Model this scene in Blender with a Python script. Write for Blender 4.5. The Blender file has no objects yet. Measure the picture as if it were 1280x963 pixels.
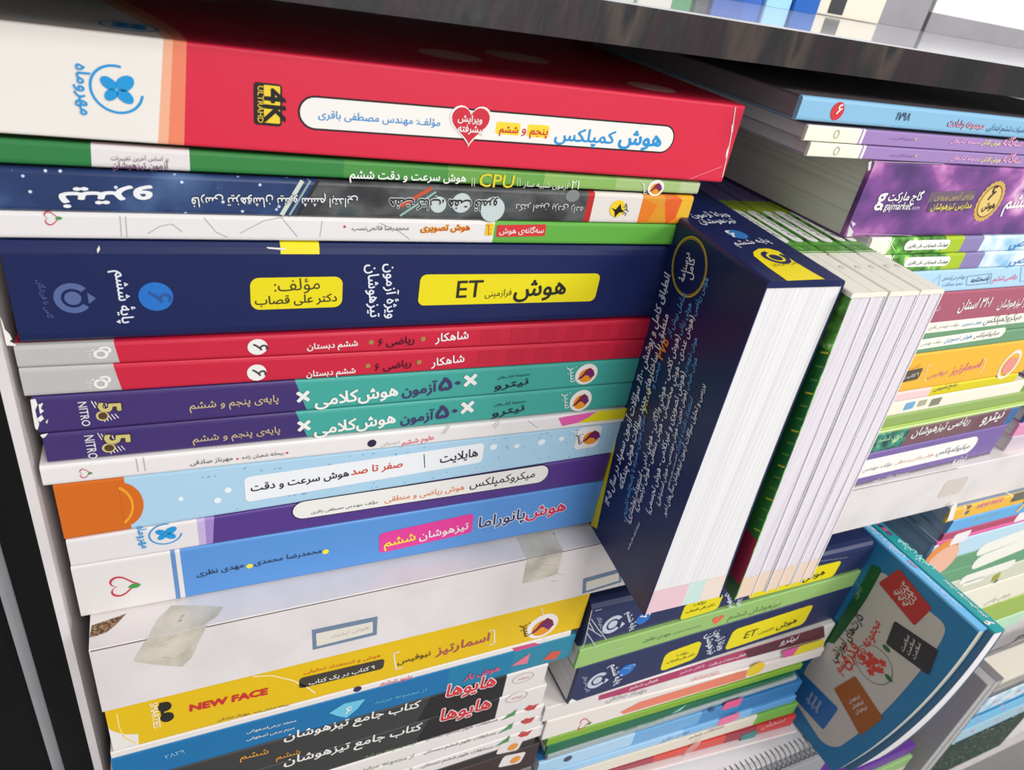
import bpy, math, random, unicodedata
import numpy as np
C = bpy.context.scene.collection
SC = bpy.context.scene
random.seed(7)

# ---------------------------------------------------------------- camera, light
# Lengths below are millimetres: X along the shelves, Y into the bookcase,
# Z up, with the top of the middle shelf at Z = -44.7.
CAM_POS = np.array([50.562, -277.302, 259.435])
CAM_F = 903.713 / 1280.0            # focal length / frame width
_r = np.array([0.579, -0.449, 0.040])
def _rod(r):
    t = np.linalg.norm(r); k = r / t
    K = np.array([[0, -k[2], k[1]], [k[2], 0, -k[0]], [-k[1], k[0], 0]])
    return np.eye(3) + math.sin(t) * K + (1 - math.cos(t)) * K @ K
CAM_R = _rod(_r) @ np.array([[1, 0, 0], [0, 0, -1], [0, 1, 0]], float)   # rows: right, down, forward
Z0 = 44.7 + 1150.0
def W(p):
    return (p[0] / 1000.0, p[1] / 1000.0, (p[2] + Z0) / 1000.0)
from mathutils import Matrix
cd = bpy.data.cameras.new('camera'); cam = bpy.data.objects.new('camera', cd); C.objects.link(cam)
cd.sensor_fit = 'HORIZONTAL'; cd.sensor_width = 36.0; cd.lens = CAM_F * 36.0
cd.clip_start = 0.01; cd.clip_end = 50
R = CAM_R
wx, wy, wz = W(CAM_POS)
cam.matrix_world = Matrix(((R[0][0], -R[1][0], -R[2][0], wx), (R[0][1], -R[1][1], -R[2][1], wy),
                           (R[0][2], -R[1][2], -R[2][2], wz), (0, 0, 0, 1)))
cd.dof.use_dof = True; cd.dof.focus_distance = 0.36; cd.dof.aperture_fstop = 20.0
SC.camera = cam
SC.view_settings.view_transform = 'Standard'; SC.view_settings.look = 'None'
SC.view_settings.exposure = -0.62; SC.view_settings.gamma = 1.0; SC.view_settings.use_curve_mapping = False
wd = bpy.data.worlds.new('world'); SC.world = wd; wd.use_nodes = True
wd.node_tree.nodes['Background'].inputs[0].default_value = (0.93, 0.95, 1.0, 1)
wd.node_tree.nodes['Background'].inputs[1].default_value = 0.80
def area(name, loc, target, sx, sy, power, col=(1, 1, 1)):
    l = bpy.data.lights.new(name, 'AREA'); l.shape = 'RECTANGLE'; l.size = sx; l.size_y = sy
    l.energy = power; l.color = col
    o = bpy.data.objects.new(name, l); C.objects.link(o); o.location = loc
    d = np.array(target) - np.array(loc)
    from mathutils import Vector
    o.rotation_euler = Vector(d).to_track_quat('-Z', 'Y').to_euler()
    return o
# ceiling panel above the aisle, then two added lamps
area('overhead_light', (0.45, -1.40, 2.75), (0.3, 0.0, 1.2), 0.42, 0.42, 25, (1.0, 0.98, 0.955))
area('overhead_light', (1.75, -1.25, 2.35), (0.75, 0.0, 1.15), 0.6, 0.6, 34, (1.0, 0.985, 0.96))  # added lamp standing in for lens haze that brightens the right side
area('low_fill_light', (0.9, -3.0, 1.75), (0.35, 0.0, 1.25), 1.8, 1.0, 34, (1.0, 0.99, 0.98))  # added low fill that brightens the covers under the top shelf

# ---------------------------------------------------------------- helpers
def lin(c):
    return tuple(((v / 255.0) / 12.92 if v / 255.0 <= 0.04045 else ((v / 255.0 + 0.055) / 1.055) ** 2.4) for v in c)
MATS = {}
def mat(col, rough=0.38, spec=0.4, kind=None):
    key = (col, rough, kind)
    if key in MATS: return MATS[key]
    m = bpy.data.materials.new('%s_%d_%d_%d' % ((kind or 'print',) + tuple(col))); m.use_nodes = True
    nt = m.node_tree; b = nt.nodes['Principled BSDF']; N = nt.nodes.new; L = nt.links.new
    c = lin(col) + (1,)
    b.inputs['Base Color'].default_value = c; b.inputs['Roughness'].default_value = rough
    b.inputs['Specular IOR Level'].default_value = spec
    def coord(): return N('ShaderNodeTexCoord').outputs['Object']
    def noise(scale, detail=4, vec=None):
        n = N('ShaderNodeTexNoise'); n.inputs['Scale'].default_value = scale; n.inputs['Detail'].default_value = detail
        L(vec or coord(), n.inputs['Vector']); return n.outputs['Fac']
    def ramp(f, stops):
        r = N('ShaderNodeValToRGB'); L(f, r.inputs['Fac']); e = r.color_ramp.elements
        while len(e) < len(stops): e.new(0.5)
        for k, (p, cc) in enumerate(stops): e[k].position = p; e[k].color = lin(cc) + (1,)
        return r.outputs['Color']
    def bump(f, s, d=0.0004):
        bb = N('ShaderNodeBump'); bb.inputs['Strength'].default_value = s; bb.inputs['Distance'].default_value = d
        L(f, bb.inputs['Height']); L(bb.outputs['Normal'], b.inputs['Normal'])
    def mapping(sc, rot=(0, 0, 0)):
        mp = N('ShaderNodeMapping'); mp.inputs['Scale'].default_value = sc; mp.inputs['Rotation'].default_value = rot
        L(coord(), mp.inputs['Vector']); return mp.outputs['Vector']
    dk = lambda k: tuple(max(0, min(255, int(v * k))) for v in col)
    if kind == 'pages':            # stacked sheets seen edge-on; thickness axis = local Z
        f = noise(1.0, 3, mapping((4, 4, 2600)))
        L(ramp(f, [(0.25, dk(0.86)), (0.5, col), (0.8, dk(1.03))]), b.inputs['Base Color']); b.inputs['Roughness'].default_value = 0.8
        bump(f, 0.25, 0.0003)
    elif kind == 'pages_upright':  # thickness axis = local X
        f = noise(1.0, 3, mapping((2600, 3, 3)))
        L(ramp(f, [(0.3, dk(0.9)), (0.5, col), (0.8, dk(1.02))]), b.inputs['Base Color']); b.inputs['Roughness'].default_value = 0.8
        bump(f, 0.12, 0.0002)
    elif kind == 'melamine':
        f = noise(26, 6); L(ramp(f, [(0.3, dk(0.955)), (0.55, col), (0.75, dk(1.01))]), b.inputs['Base Color'])
        bump(noise(180, 3), 0.08)
    elif kind == 'black_board':
        f = noise(1.0, 5, mapping((55, 18, 7)))
        L(ramp(f, [(0.3, dk(0.8)), (0.6, col), (0.85, dk(1.5))]), b.inputs['Base Color'])
        bump(noise(1.0, 4, mapping((120, 20, 15))), 0.15, 0.0004); b.inputs['Specular IOR Level'].default_value = 0.2
    elif kind == 'worn_film_reflections':      # scuffed, peeling film on the black shelf edge; reflections painted in as colour streaks
        f = noise(1.0, 5, mapping((26, 1, 5)))
        L(ramp(f, [(0.30, (16, 13, 15)), (0.44, (28, 24, 26)), (0.50, (46, 28, 33)), (0.55, (30, 28, 29)), (0.63, (70, 58, 52)), (0.66, (26, 25, 28)), (0.76, (58, 40, 46)), (0.85, (44, 46, 54))]), b.inputs['Base Color'])
        bump(noise(1.0, 6, mapping((160, 30, 60))), 0.6, 0.0006)
    elif kind == 'galaxy':
        f = noise(1.0, 6, mapping((26, 26, 34), (0, 0.5, 0)))
        L(ramp(f, [(0.28, (64, 48, 96)), (0.42, (96, 62, 122)), (0.53, (134, 78, 148)), (0.60, (188, 118, 180)), (0.66, (224, 180, 214)), (0.74, (140, 84, 150)), (0.9, (80, 60, 110))]), b.inputs['Base Color'])
    elif kind == 'night_sky':
        v = N('ShaderNodeTexVoronoi'); v.inputs['Scale'].default_value = 210; L(coord(), v.inputs['Vector'])
        f = noise(28, 5)
        base = ramp(f, [(0.3, (28, 44, 84)), (0.55, (44, 66, 112)), (0.75, (92, 124, 166))])
        st = ramp(v.outputs['Distance'], [(0.10, (230, 238, 246)), (0.14, (0, 0, 0))])
        mx = N('ShaderNodeMixRGB'); mx.blend_type = 'ADD'; mx.inputs[0].default_value = 0.8
        L(base, mx.inputs[1]); L(st, mx.inputs[2]); L(mx.outputs[0], b.inputs['Base Color'])
    elif kind == 'photo_dark':
        f = noise(1.0, 5, mapping((40, 40, 60), (0, 0.7, 0)))
        L(ramp(f, [(0.3, (36, 36, 38)), (0.48, (64, 64, 66)), (0.58, (92, 94, 92)), (0.7, (52, 70, 74)), (0.85, (120, 124, 122))]), b.inputs['Base Color'])
    elif kind == 'photo_leaf':
        v = N('ShaderNodeTexVoronoi'); v.inputs['Scale'].default_value = 95; L(coord(), v.inputs['Vector'])
        L(ramp(v.outputs['Color'], [(0.2, (224, 96, 40)), (0.45, (236, 180, 30)), (0.6, (206, 84, 44)), (0.8, (240, 208, 50))]), b.inputs['Base Color'])
    elif kind == 'leafy':
        f = noise(150, 5)
        L(ramp(f, [(0.35, dk(0.6)), (0.52, col), (0.62, dk(1.2)), (0.7, (210, 226, 160))]), b.inputs['Base Color'])
    elif kind == 'clouds':
        f = noise(48, 5)
        L(ramp(f, [(0.35, col), (0.6, (240, 248, 252))]), b.inputs['Base Color'])
    elif kind == 'tape':
        f = noise(60, 8)
        L(ramp(f, [(0.3, dk(0.86)), (0.5, col), (0.66, dk(1.06)), (0.71, dk(0.55)), (0.74, col)]), b.inputs['Base Color'])
        bump(noise(120, 5), 0.5, 0.0005)
    elif kind == 'chipboard':
        f = noise(700, 6); L(ramp(f, [(0.35, (66, 48, 36)), (0.5, (120, 92, 68)), (0.65, (176, 142, 104))]), b.inputs['Base Color'])
        b.inputs['Roughness'].default_value = 0.9; bump(f, 1.0, 0.001)
    elif kind == 'printed':        # coated cover stock: faint handling variation in gloss only
        f = noise(60, 4); mr = N('ShaderNodeMapRange'); L(f, mr.inputs['Value'])
        mr.inputs['To Min'].default_value = rough - 0.06; mr.inputs['To Max'].default_value = rough + 0.08
        L(mr.outputs[0], b.inputs['Roughness'])
    elif kind == 'clear':
        b.inputs['Transmission Weight'].default_value = 1.0; b.inputs['Roughness'].default_value = 0.12; b.inputs['IOR'].default_value = 1.3
    elif kind == 'metal':
        b.inputs['Metallic'].default_value = 1.0; b.inputs['Roughness'].default_value = 0.25
    elif kind == 'carpet':
        f = noise(3, 5); L(ramp(f, [(0.3, dk(0.85)), (0.7, dk(1.1))]), b.inputs['Base Color']); b.inputs['Roughness'].default_value = 0.6
    MATS[key] = m
    return m
def M(c):
    """a colour tuple, or (kind, colour) / (kind, colour, roughness)"""
    if isinstance(c[0], str): return mat(c[1], c[2] if len(c) > 2 else 0.4, 0.4, c[0])
    return mat(c, 0.38, 0.4, 'printed')

class MB:
    """collects polygons (millimetres) with a material each; build() links ONE mesh object"""
    def __init__(s): s.v = []; s.f = []; s.m = []; s.ms = []
    def slot(s, c):
        m = M(c)
        if m not in s.ms: s.ms.append(m)
        return s.ms.index(m)
    def add(s, pts, faces, c):
        k = len(s.v); j = s.slot(c)
        s.v += [tuple(float(q) for q in p) for p in pts]
        for f in faces: s.f.append([i + k for i in f]); s.m.append(j)
    def build(s, name, parent=None, smooth=False, **props):
        if not s.f: return None
        me = bpy.data.meshes.new(name)
        o = bpy.data.objects.new(name, me); C.objects.link(o)
        v = np.array(s.v) / 1000.0; v[:, 2] += Z0 / 1000.0
        if parent is not None:
            top = parent
            while top.parent: top = top.parent
            v -= np.array(top.location); o.parent = parent
        me.from_pydata([tuple(x) for x in v], [], s.f)
        for m in s.ms: me.materials.append(m)
        me.polygons.foreach_set('material_index', s.m)
        if smooth: me.polygons.foreach_set('use_smooth', [True] * len(s.f))
        me.update()
        for k, x in props.items(): o[k] = x
        return o
class Prints(MB):
    """a printed layer; build_parts() links one mesh per group of marks that stand together"""
    def __init__(s): super().__init__(); s.calls = []
    def add(s, pts, faces, c):
        pts = [tuple(float(q) for q in p) for p in pts]
        if pts and faces: s.calls.append((pts, faces, c))
    def build_parts(s, name, parent, **props):
        n = len(s.calls)
        if not n: return
        P = [np.array(c[0]) for c in s.calls]; used = [sorted({i for f in c[1] for i in f}) for c in s.calls]
        lo = np.array([p[u].min(0) for p, u in zip(P, used)]); hi = np.array([p[u].max(0) for p, u in zip(P, used)]); sz = (hi - lo).max(1)
        gap = np.maximum(0, np.maximum(lo[:, None] - hi[None], lo[None] - hi[:, None])); near = np.sqrt((gap ** 2).sum(2)) <= 13.0
        lab = list(range(n))
        def root(i):
            while lab[i] != i: i = lab[i]
            return i
        for i in range(n):
            for j in range(i):
                if near[i, j]: lab[root(i)] = root(j)
        for r in sorted({root(i) for i in range(n)}):
            m = MB()
            for i in range(n):
                if root(i) == r: m.add(*s.calls[i])
            m.build(name, parent, **props)
def thing(name, label, cat, loc, group=None):
    o = bpy.data.objects.new(name, None); C.objects.link(o); o.location = W(loc)
    o.empty_display_size = 0.02
    o['label'] = label; o['category'] = cat
    if group: o['group'] = group
    return o
BOXF = [(0, 1, 3, 2), (4, 6, 7, 5), (0, 4, 5, 1), (2, 3, 7, 6), (0, 2, 6, 4), (1, 5, 7, 3)]
def box_pts(x0, x1, y0, y1, z0, z1):
    return [(x, y, z) for x in (x0, x1) for y in (y0, y1) for z in (z0, z1)]
def warp_box(mb, F, t0, t1, s0, s1, d0, d1, c, ns=1, nd=1, nt=1):
    """box in book space (thickness, along spine, depth), subdivided, mapped through F"""
    n = (nt, ns, nd); lo = (t0, s0, d0); hi = (t1, s1, d1)
    for ax in range(3):
        a, b = [k for k in range(3) if k != ax]
        for side in (lo[ax], hi[ax]):
            pts = []; fs = []
            for i in range(n[a] + 1):
                for j in range(n[b] + 1):
                    q = [0, 0, 0]; q[ax] = side
                    q[a] = lo[a] + (hi[a] - lo[a]) * i / n[a]; q[b] = lo[b] + (hi[b] - lo[b]) * j / n[b]
                    pts.append(F(*q))
            w = n[b] + 1
            for i in range(n[a]):
                for j in range(n[b]):
                    fs.append((i * w + j, i * w + j + 1, (i + 1) * w + j + 1, (i + 1) * w + j))
            mb.add(pts, fs, c)

# ---------------------------------------------------------------- Persian lettering
FORMS = {}
for cp in list(range(0xFB50, 0xFC00)) + list(range(0xFE80, 0xFEFD)):
    d = unicodedata.decomposition(chr(cp)).split()
    if len(d) == 2 and d[0][0] == '<': FORMS.setdefault(chr(int(d[1], 16)), {})[d[0]] = chr(cp)
LAMALEF = {'\u0627': ('\ufefb', '\ufefc'), '\u0622': ('\ufef5', '\ufef6')}
def shape(s):
    out = []; n = len(s); i = 0
    def joins_next(ch): return '<initial>' in FORMS.get(ch, {})
    while i < n:
        ch = s[i]; f = FORMS.get(ch)
        if not f: out.append(ch); i += 1; continue
        prev = i > 0 and joins_next(s[i - 1])
        if ch == '\u0644' and i + 1 < n and s[i + 1] in LAMALEF:
            out.append(LAMALEF[s[i + 1]][1 if prev else 0]); i += 2; continue
        nxt = i + 1 < n and s[i + 1] in FORMS and joins_next(ch)
        key = '<medial>' if prev and nxt else '<final>' if prev else '<initial>' if nxt else '<isolated>'
        out.append(f.get(key) or f.get('<isolated>') or ch); i += 1
    out = [c for c in out if c != '\u200c']
    if not any(c in FORMS for c in s): return ''.join(out)
    res = []; run = []                        # visual order: reverse, keep digits and latin left-to-right
    isl = lambda c: c.isdigit() or (c.isascii() and c.isalpha())
    for c in out:
        if isl(c): run.append(c)
        else: res += [''.join(run)] if run else []; run = []; res.append({'(': ')', ')': '('}.get(c, c))
    if run: res.append(''.join(run))
    return ''.join(reversed(res))
from mathutils import geometry as _geo, Vector
_cu = bpy.data.curves.new('lettering_source', 'FONT'); _to = bpy.data.objects.new('lettering_source', _cu)
C.objects.link(_to); _cu.resolution_u = 2; _cu.fill_mode = 'NONE'
GLY = {}
def _outline(s):
    _cu.body = s; dg = bpy.context.evaluated_depsgraph_get(); dg.update()
    me = bpy.data.meshes.new_from_object(_to.evaluated_get(dg))
    v = np.empty(len(me.vertices) * 3); me.vertices.foreach_get('co', v); v = v.reshape(-1, 3)[:, :2].copy()
    e = np.empty(len(me.edges) * 2, int); me.edges.foreach_get('vertices', e); bpy.data.meshes.remove(me)
    return v, e.reshape(-1, 2)
def glyph(ch, bold=0.0):
    """triangles of one glyph (non-zero winding, so overlapping strokes stay solid) and its advance"""
    key = (ch, bold)
    if key in GLY: return GLY[key]
    bar = _outline('|')[0][:, 0].max(); adv = _outline(ch + '|')[0][:, 0].max() - bar
    v, e = _outline(ch)
    if not len(v): GLY[key] = (v, [], adv); return GLY[key]
    nx = {}
    for a, b in e: nx.setdefault(a, []).append(b); nx.setdefault(b, []).append(a)
    seen = set(); segs = []
    for st in range(len(v)):
        if st in seen or st not in nx: continue
        loop = [st]; seen.add(st)
        while True:
            n_ = [q for q in nx[loop[-1]] if q not in seen]
            if not n_: break
            loop.append(min(n_, key=lambda q: (abs(q - loop[-1]) != 1, q))); seen.add(loop[-1])
        segs += list(zip(loop, loop[1:] + loop[:1]))
    if bold:
        n = 6 if bold < .04 else 10; m = len(v); v0 = v
        v = np.concatenate([v0 + bold * np.array([math.cos(2 * math.pi * (k + .5) / n), math.sin(2 * math.pi * (k + .5) / n)]) for k in range(n)])
        segs = [(p + k * m, q + k * m) for k in range(n) for p, q in segs]
    P = v[[s_[0] for s_ in segs]]; Q = v[[s_[1] for s_ in segs]]
    r = _geo.delaunay_2d_cdt([Vector(p) for p in v], segs, [], 0, 1e-5)
    V = np.array([(p[0], p[1]) for p in r[0]]); F_ = [tuple(f) for f in r[2]]
    c = np.array([V[list(f)].mean(0) for f in F_])
    wn = np.zeros(len(F_), int)
    for (px, py), (qx, qy) in zip(P, Q):            # winding number of every triangle's centre
        if py == qy: continue
        y = c[:, 1]; u = (py <= y) & (qy > y); d = (py > y) & (qy <= y); w = u | d
        if not w.any(): continue
        right = px + (y - py) / (qy - py) * (qx - px) > c[:, 0]
        wn += (u & right).astype(int) - (d & right).astype(int)
    GLY[key] = (V, [f for f, w in zip(F_, wn) if w != 0], adv); return GLY[key]
TXT = {}
def text2d(s, bold):
    """(vertices, faces, layer of each vertex): neighbouring letters alternate between two layers so that joins never coincide"""
    bold = 0.0 if bold <= 0 else min((.008, .014, .02, .028, .05, .065), key=lambda q: abs(q - bold))
    key = (s, bold)
    if key not in TXT:
        x = 0; vs = []; fs = []; zs = []; k = 0
        for i, ch in enumerate(shape(s)):
            v, f, adv = glyph(ch, bold)
            if len(v): vs.append(v + np.array([x, 0])); zs.append(np.full(len(v), .02 * (i % 2))); fs += [tuple(j + k for j in q) for q in f]; k += len(v)
            x += adv
        TXT[key] = (np.concatenate(vs), fs, np.concatenate(zs)) if vs else (np.zeros((0, 2)), [], np.zeros(0))
    return TXT[key]

class Face:
    """a printable face: fn(a, b, off) -> point, a and b in millimetres on the paper"""
    def __init__(s, fn, a0, b0, off=0.0):
        s.fn = fn; s.c = (a0, b0); s.o = off
        p = [s.pix(*q) for q in ((a0, b0), (a0 + 1, b0), (a0, b0 + 1))]
        u = p[1] - p[0]; w = p[2] - p[0]
        s.sg = 1 if u[0] * w[1] - u[1] * w[0] < 0 else -1
    def pix(s, a, b):
        q = CAM_R @ (np.array(s.fn(a, b, 0.2 + s.o), float) - CAM_POS)
        return np.array([640 + CAM_F * 1280 * q[0] / q[2], 481.5 + CAM_F * 1280 * q[1] / q[2]])
    def at(s, px):
        """the spot on this face seen at photo position px"""
        x = np.array(s.c, float); px = np.array(px, float)
        for _ in range(25):
            r = s.pix(*x) - px
            J = np.stack([(s.pix(x[0] + .1, x[1]) - s.pix(*x)) / .1, (s.pix(x[0], x[1] + .1) - s.pix(*x)) / .1], 1)
            st = np.linalg.solve(J, -r); n = np.linalg.norm(st)
            x = x + st * min(1, 60 / max(n, 1e-9))
            if n < 1e-3: break
        return x
    def put(s, mb, ab, faces, col, off):
        ab = np.asarray(ab, float); p = s.fn(ab[:, 0], ab[:, 1], off + s.o)
        p = np.stack([np.broadcast_to(np.asarray(q, float), ab[:, 0].shape) for q in p], 1)
        mb.add(p, faces, col)
    # -- shapes; positions are photo pixels, converted once to millimetres on the face
    def poly(s, mb, pts, col, off=.16):
        ab = [s.at(p) for p in pts]; s.put(mb, ab, [tuple(range(len(ab)))], col, off)
    def line(s, mb, pts, wmm, col, off=.2):
        ab = [s.at(p) for p in pts]
        for p, q in zip(ab, ab[1:]):
            d = q - p; n = np.array([-d[1], d[0]]) / (np.linalg.norm(d) + 1e-9) * wmm / 2
            s.put(mb, [p - n, q - n, q + n, p + n], [(0, 1, 2, 3)], col, off)
    def text(s, mb, t, A, B, col, bold=0.0, sy=1.0, off=.34, outline=None):
        a = s.at(A); b = s.at(B); s.text_ab(mb, t, a, b, col, bold, sy, off, outline)
    def text_ab(s, mb, t, a, b, col, bold=0.0, sy=1.0, off=.34, outline=None):
        a = np.array(a, float); b = np.array(b, float)
        v, f, zl = text2d(t, 0.0)
        if not len(v): return
        x0, x1 = v[:, 0].min(), v[:, 0].max()
        d = b - a; L = np.linalg.norm(d); e = d / L; up = s.sg * np.array([-e[1], e[0]]); k = L / (x1 - x0)
        for bo, cc, of in ([(bold + outline[1], outline[0], off - .1)] if outline else []) + [(bold, col, off)]:
            v, f, zl = text2d(t, bo)
            ab = a + np.outer((v[:, 0] - x0) * k, e) + np.outer(v[:, 1] * k * sy, up)
            s.put(mb, ab, f, cc, of + zl)
    def rrect(s, mb, A, B, hpx, col, r=1.0, off=.2, border=None):
        """rounded bar whose middle line runs A-B (photo pixels), hpx high"""
        a = s.at(A); b = s.at(B); d = b - a; e = d / np.linalg.norm(d); up = np.array([-e[1], e[0]])
        m = (np.array(A, float) + np.array(B)) / 2; g = np.array(B, float) - A; g = np.array([-g[1], g[0]]) / np.linalg.norm(g)
        h = np.linalg.norm(s.at(m + g * hpx / 2) - s.at(m - g * hpx / 2))
        L = np.linalg.norm(d); c = (a + b) / 2
        for grow, cc, of in ([(border[1], border[0], off - .06)] if border else []) + [(0, col, off)]:
            hh = h / 2 + grow; ll = L / 2 + grow; rr = min(hh, ll) * r; ab = []
            for cx, cy, a0 in ((ll - rr, hh - rr, 0), (rr - ll, hh - rr, 90), (rr - ll, rr - hh, 180), (ll - rr, rr - hh, 270)):
                for k in range(7):
                    t = math.radians(a0 + 15 * k)
                    ab.append(c + e * (cx + rr * math.cos(t)) + up * (cy + rr * math.sin(t)))
            s.put(mb, ab, [tuple(range(len(ab)))], cc, of)
    def rad(s, c, rpx):
        o = s.at(c); u = s.at((c[0] + rpx, c[1])) - o; v = s.at((c[0], c[1] + rpx)) - o
        return math.sqrt(abs(u[0] * v[1] - u[1] * v[0]))
    def disc(s, mb, c, rpx, col, off=.2, ry=1.0, inner=0.0, a0=0, a1=360):
        o = s.at(c); r = s.rad(c, rpx); n = 36; ab = []; f = []
        for k in range(n + 1):
            t = math.radians(a0 + (a1 - a0) * k / n); q = np.array([math.cos(t), math.sin(t) * ry])
            ab += [o + q * r, o + q * r * inner]
        f = [(2 * k, 2 * k + 2, 2 * k + 3, 2 * k + 1) if inner else (2 * k, 2 * k + 2, 2 * k + 1) for k in range(n)]
        s.put(mb, ab, f, col, off)
    def sym(s, mb, c, rpx, pts, col, off=.22, rot=0.0):
        """polygon in unit coordinates about c"""
        o = s.at(c); r = s.rad(c, rpx); cr, sr = math.cos(math.radians(rot)), math.sin(math.radians(rot))
        ab = [o + r * np.array([x * cr - y * sr * s.sg, s.sg * (x * sr * s.sg + y * cr)]) for x, y in pts]
        s.put(mb, ab, [tuple(range(len(ab)))], col, off)

# ---------------------------------------------------------------- emblems
def heart_pts(k=1.0, n=40):
    r = []
    for i in range(n):
        t = 2 * math.pi * i / n
        r.append((k * math.sin(t) ** 3, k * (13 * math.cos(t) - 5 * math.cos(2 * t) - 2 * math.cos(3 * t) - math.cos(4 * t)) / 16))
    return r
def apple_heart(f, mb, c, r, rot=90):
    o = f.at(c); R_ = f.rad(c, r); a = heart_pts(1.0); b = heart_pts(0.84); n = len(a)
    cr, sr = math.cos(math.radians(rot)), math.sin(math.radians(rot))
    ab = [o + R_ * np.array([x * cr - y * sr, (x * sr + y * cr) * f.sg]) for p in zip(a, b) for x, y in p]
    f.put(mb, ab, [(2 * k, (2 * k + 2) % (2 * n), (2 * k + 3) % (2 * n), 2 * k + 1) for k in range(n)], (200, 40, 62), .22)
    f.sym(mb, (c[0] + r * .95, c[1] - r * .02), r * .42, [(-1, -.1), (-.3, .55), (.5, .45), (1, 0), (.4, -.5), (-.4, -.5)], (62, 150, 62), .26)
def butterfly(f, mb, c, r, col=(30, 150, 214)):
    f.disc(mb, c, r, col, .2, 1.0, .9, 75, 350)
    for rot, k in ((40, .74), (140, .62), (225, .56), (318, .66)):
        p = [(0.04, 0)] + [(.5 + .5 * math.cos(t), .34 * math.sin(t)) for t in [math.radians(a) for a in range(-140, 141, 20)]]
        f.sym(mb, c, r * k * 1.12, p, col, .24, rot)
def ring_logo(f, mb, c, r, col):
    f.disc(mb, c, r, col, .22, 1.0, .62, 40, 322)
    f.disc(mb, c, r * .45, col, .22)
    f.sym(mb, (c[0] + r * 1.08, c[1]), r * .38, [(-.4, 1), (.7, 0), (-.4, -1)], col, .22)
def phoenix(f, mb, c, r, panel=True, text=True):
    if panel: f.disc(mb, c, r, (238, 232, 226), .18)
    f.disc(mb, (c[0], c[1] + r * .12), r * .68, (232, 150, 34), .22)
    f.sym(mb, c, r * .8, [(-.95, -.62), (-.5, -.1), (-.2, .45), (.25, .8), (.75, .4), (.98, -.2), (.55, -.55), (.3, -.2), (-.1, -.1), (-.45, -.5)], (122, 34, 66), .26)
    f.sym(mb, (c[0] + r * .35, c[1]), r * .45, [(-.6, .3), (0, .8), (.9, .1), (.4, -.8), (-.2, -.3)], (112, 40, 110), .3)
    if text: f.text(mb, 'سبز', (c[0] - r * 1.62, c[1] - r * .75), (c[0] - r * 1.55, c[1] + r * .8), (222, 226, 222))
def fifty(f, mb, c, r):
    for k in range(5):
        f.line(mb, [(c[0] - r + k * r * .32, c[1] - r * .95 + k * r * .05), (c[0] - r * .62 + k * r * .32, c[1] - r * .35 + k * r * .1)], .35, (232, 228, 222))
        f.line(mb, [(c[0] - r * .1 + k * r * .3, c[1] + r * .35 - k * .6), (c[0] + r * .25 + k * r * .3, c[1] + r * .9 - k * 1.2)], .35, (232, 228, 222))
    f.text(mb, '5', (c[0] - r * .35, c[1] - r * .75), (c[0] - r * .25, c[1] + r * .0), (206, 190, 120), .03, 1.1, .4, ((66, 52, 30), .05))
    f.disc(mb, (c[0], c[1] + r * .36), r * .5, (206, 190, 130), .3)
    f.disc(mb, (c[0] + r * .04, c[1] + r * .36), r * .36, (86, 62, 40), .36)

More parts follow.
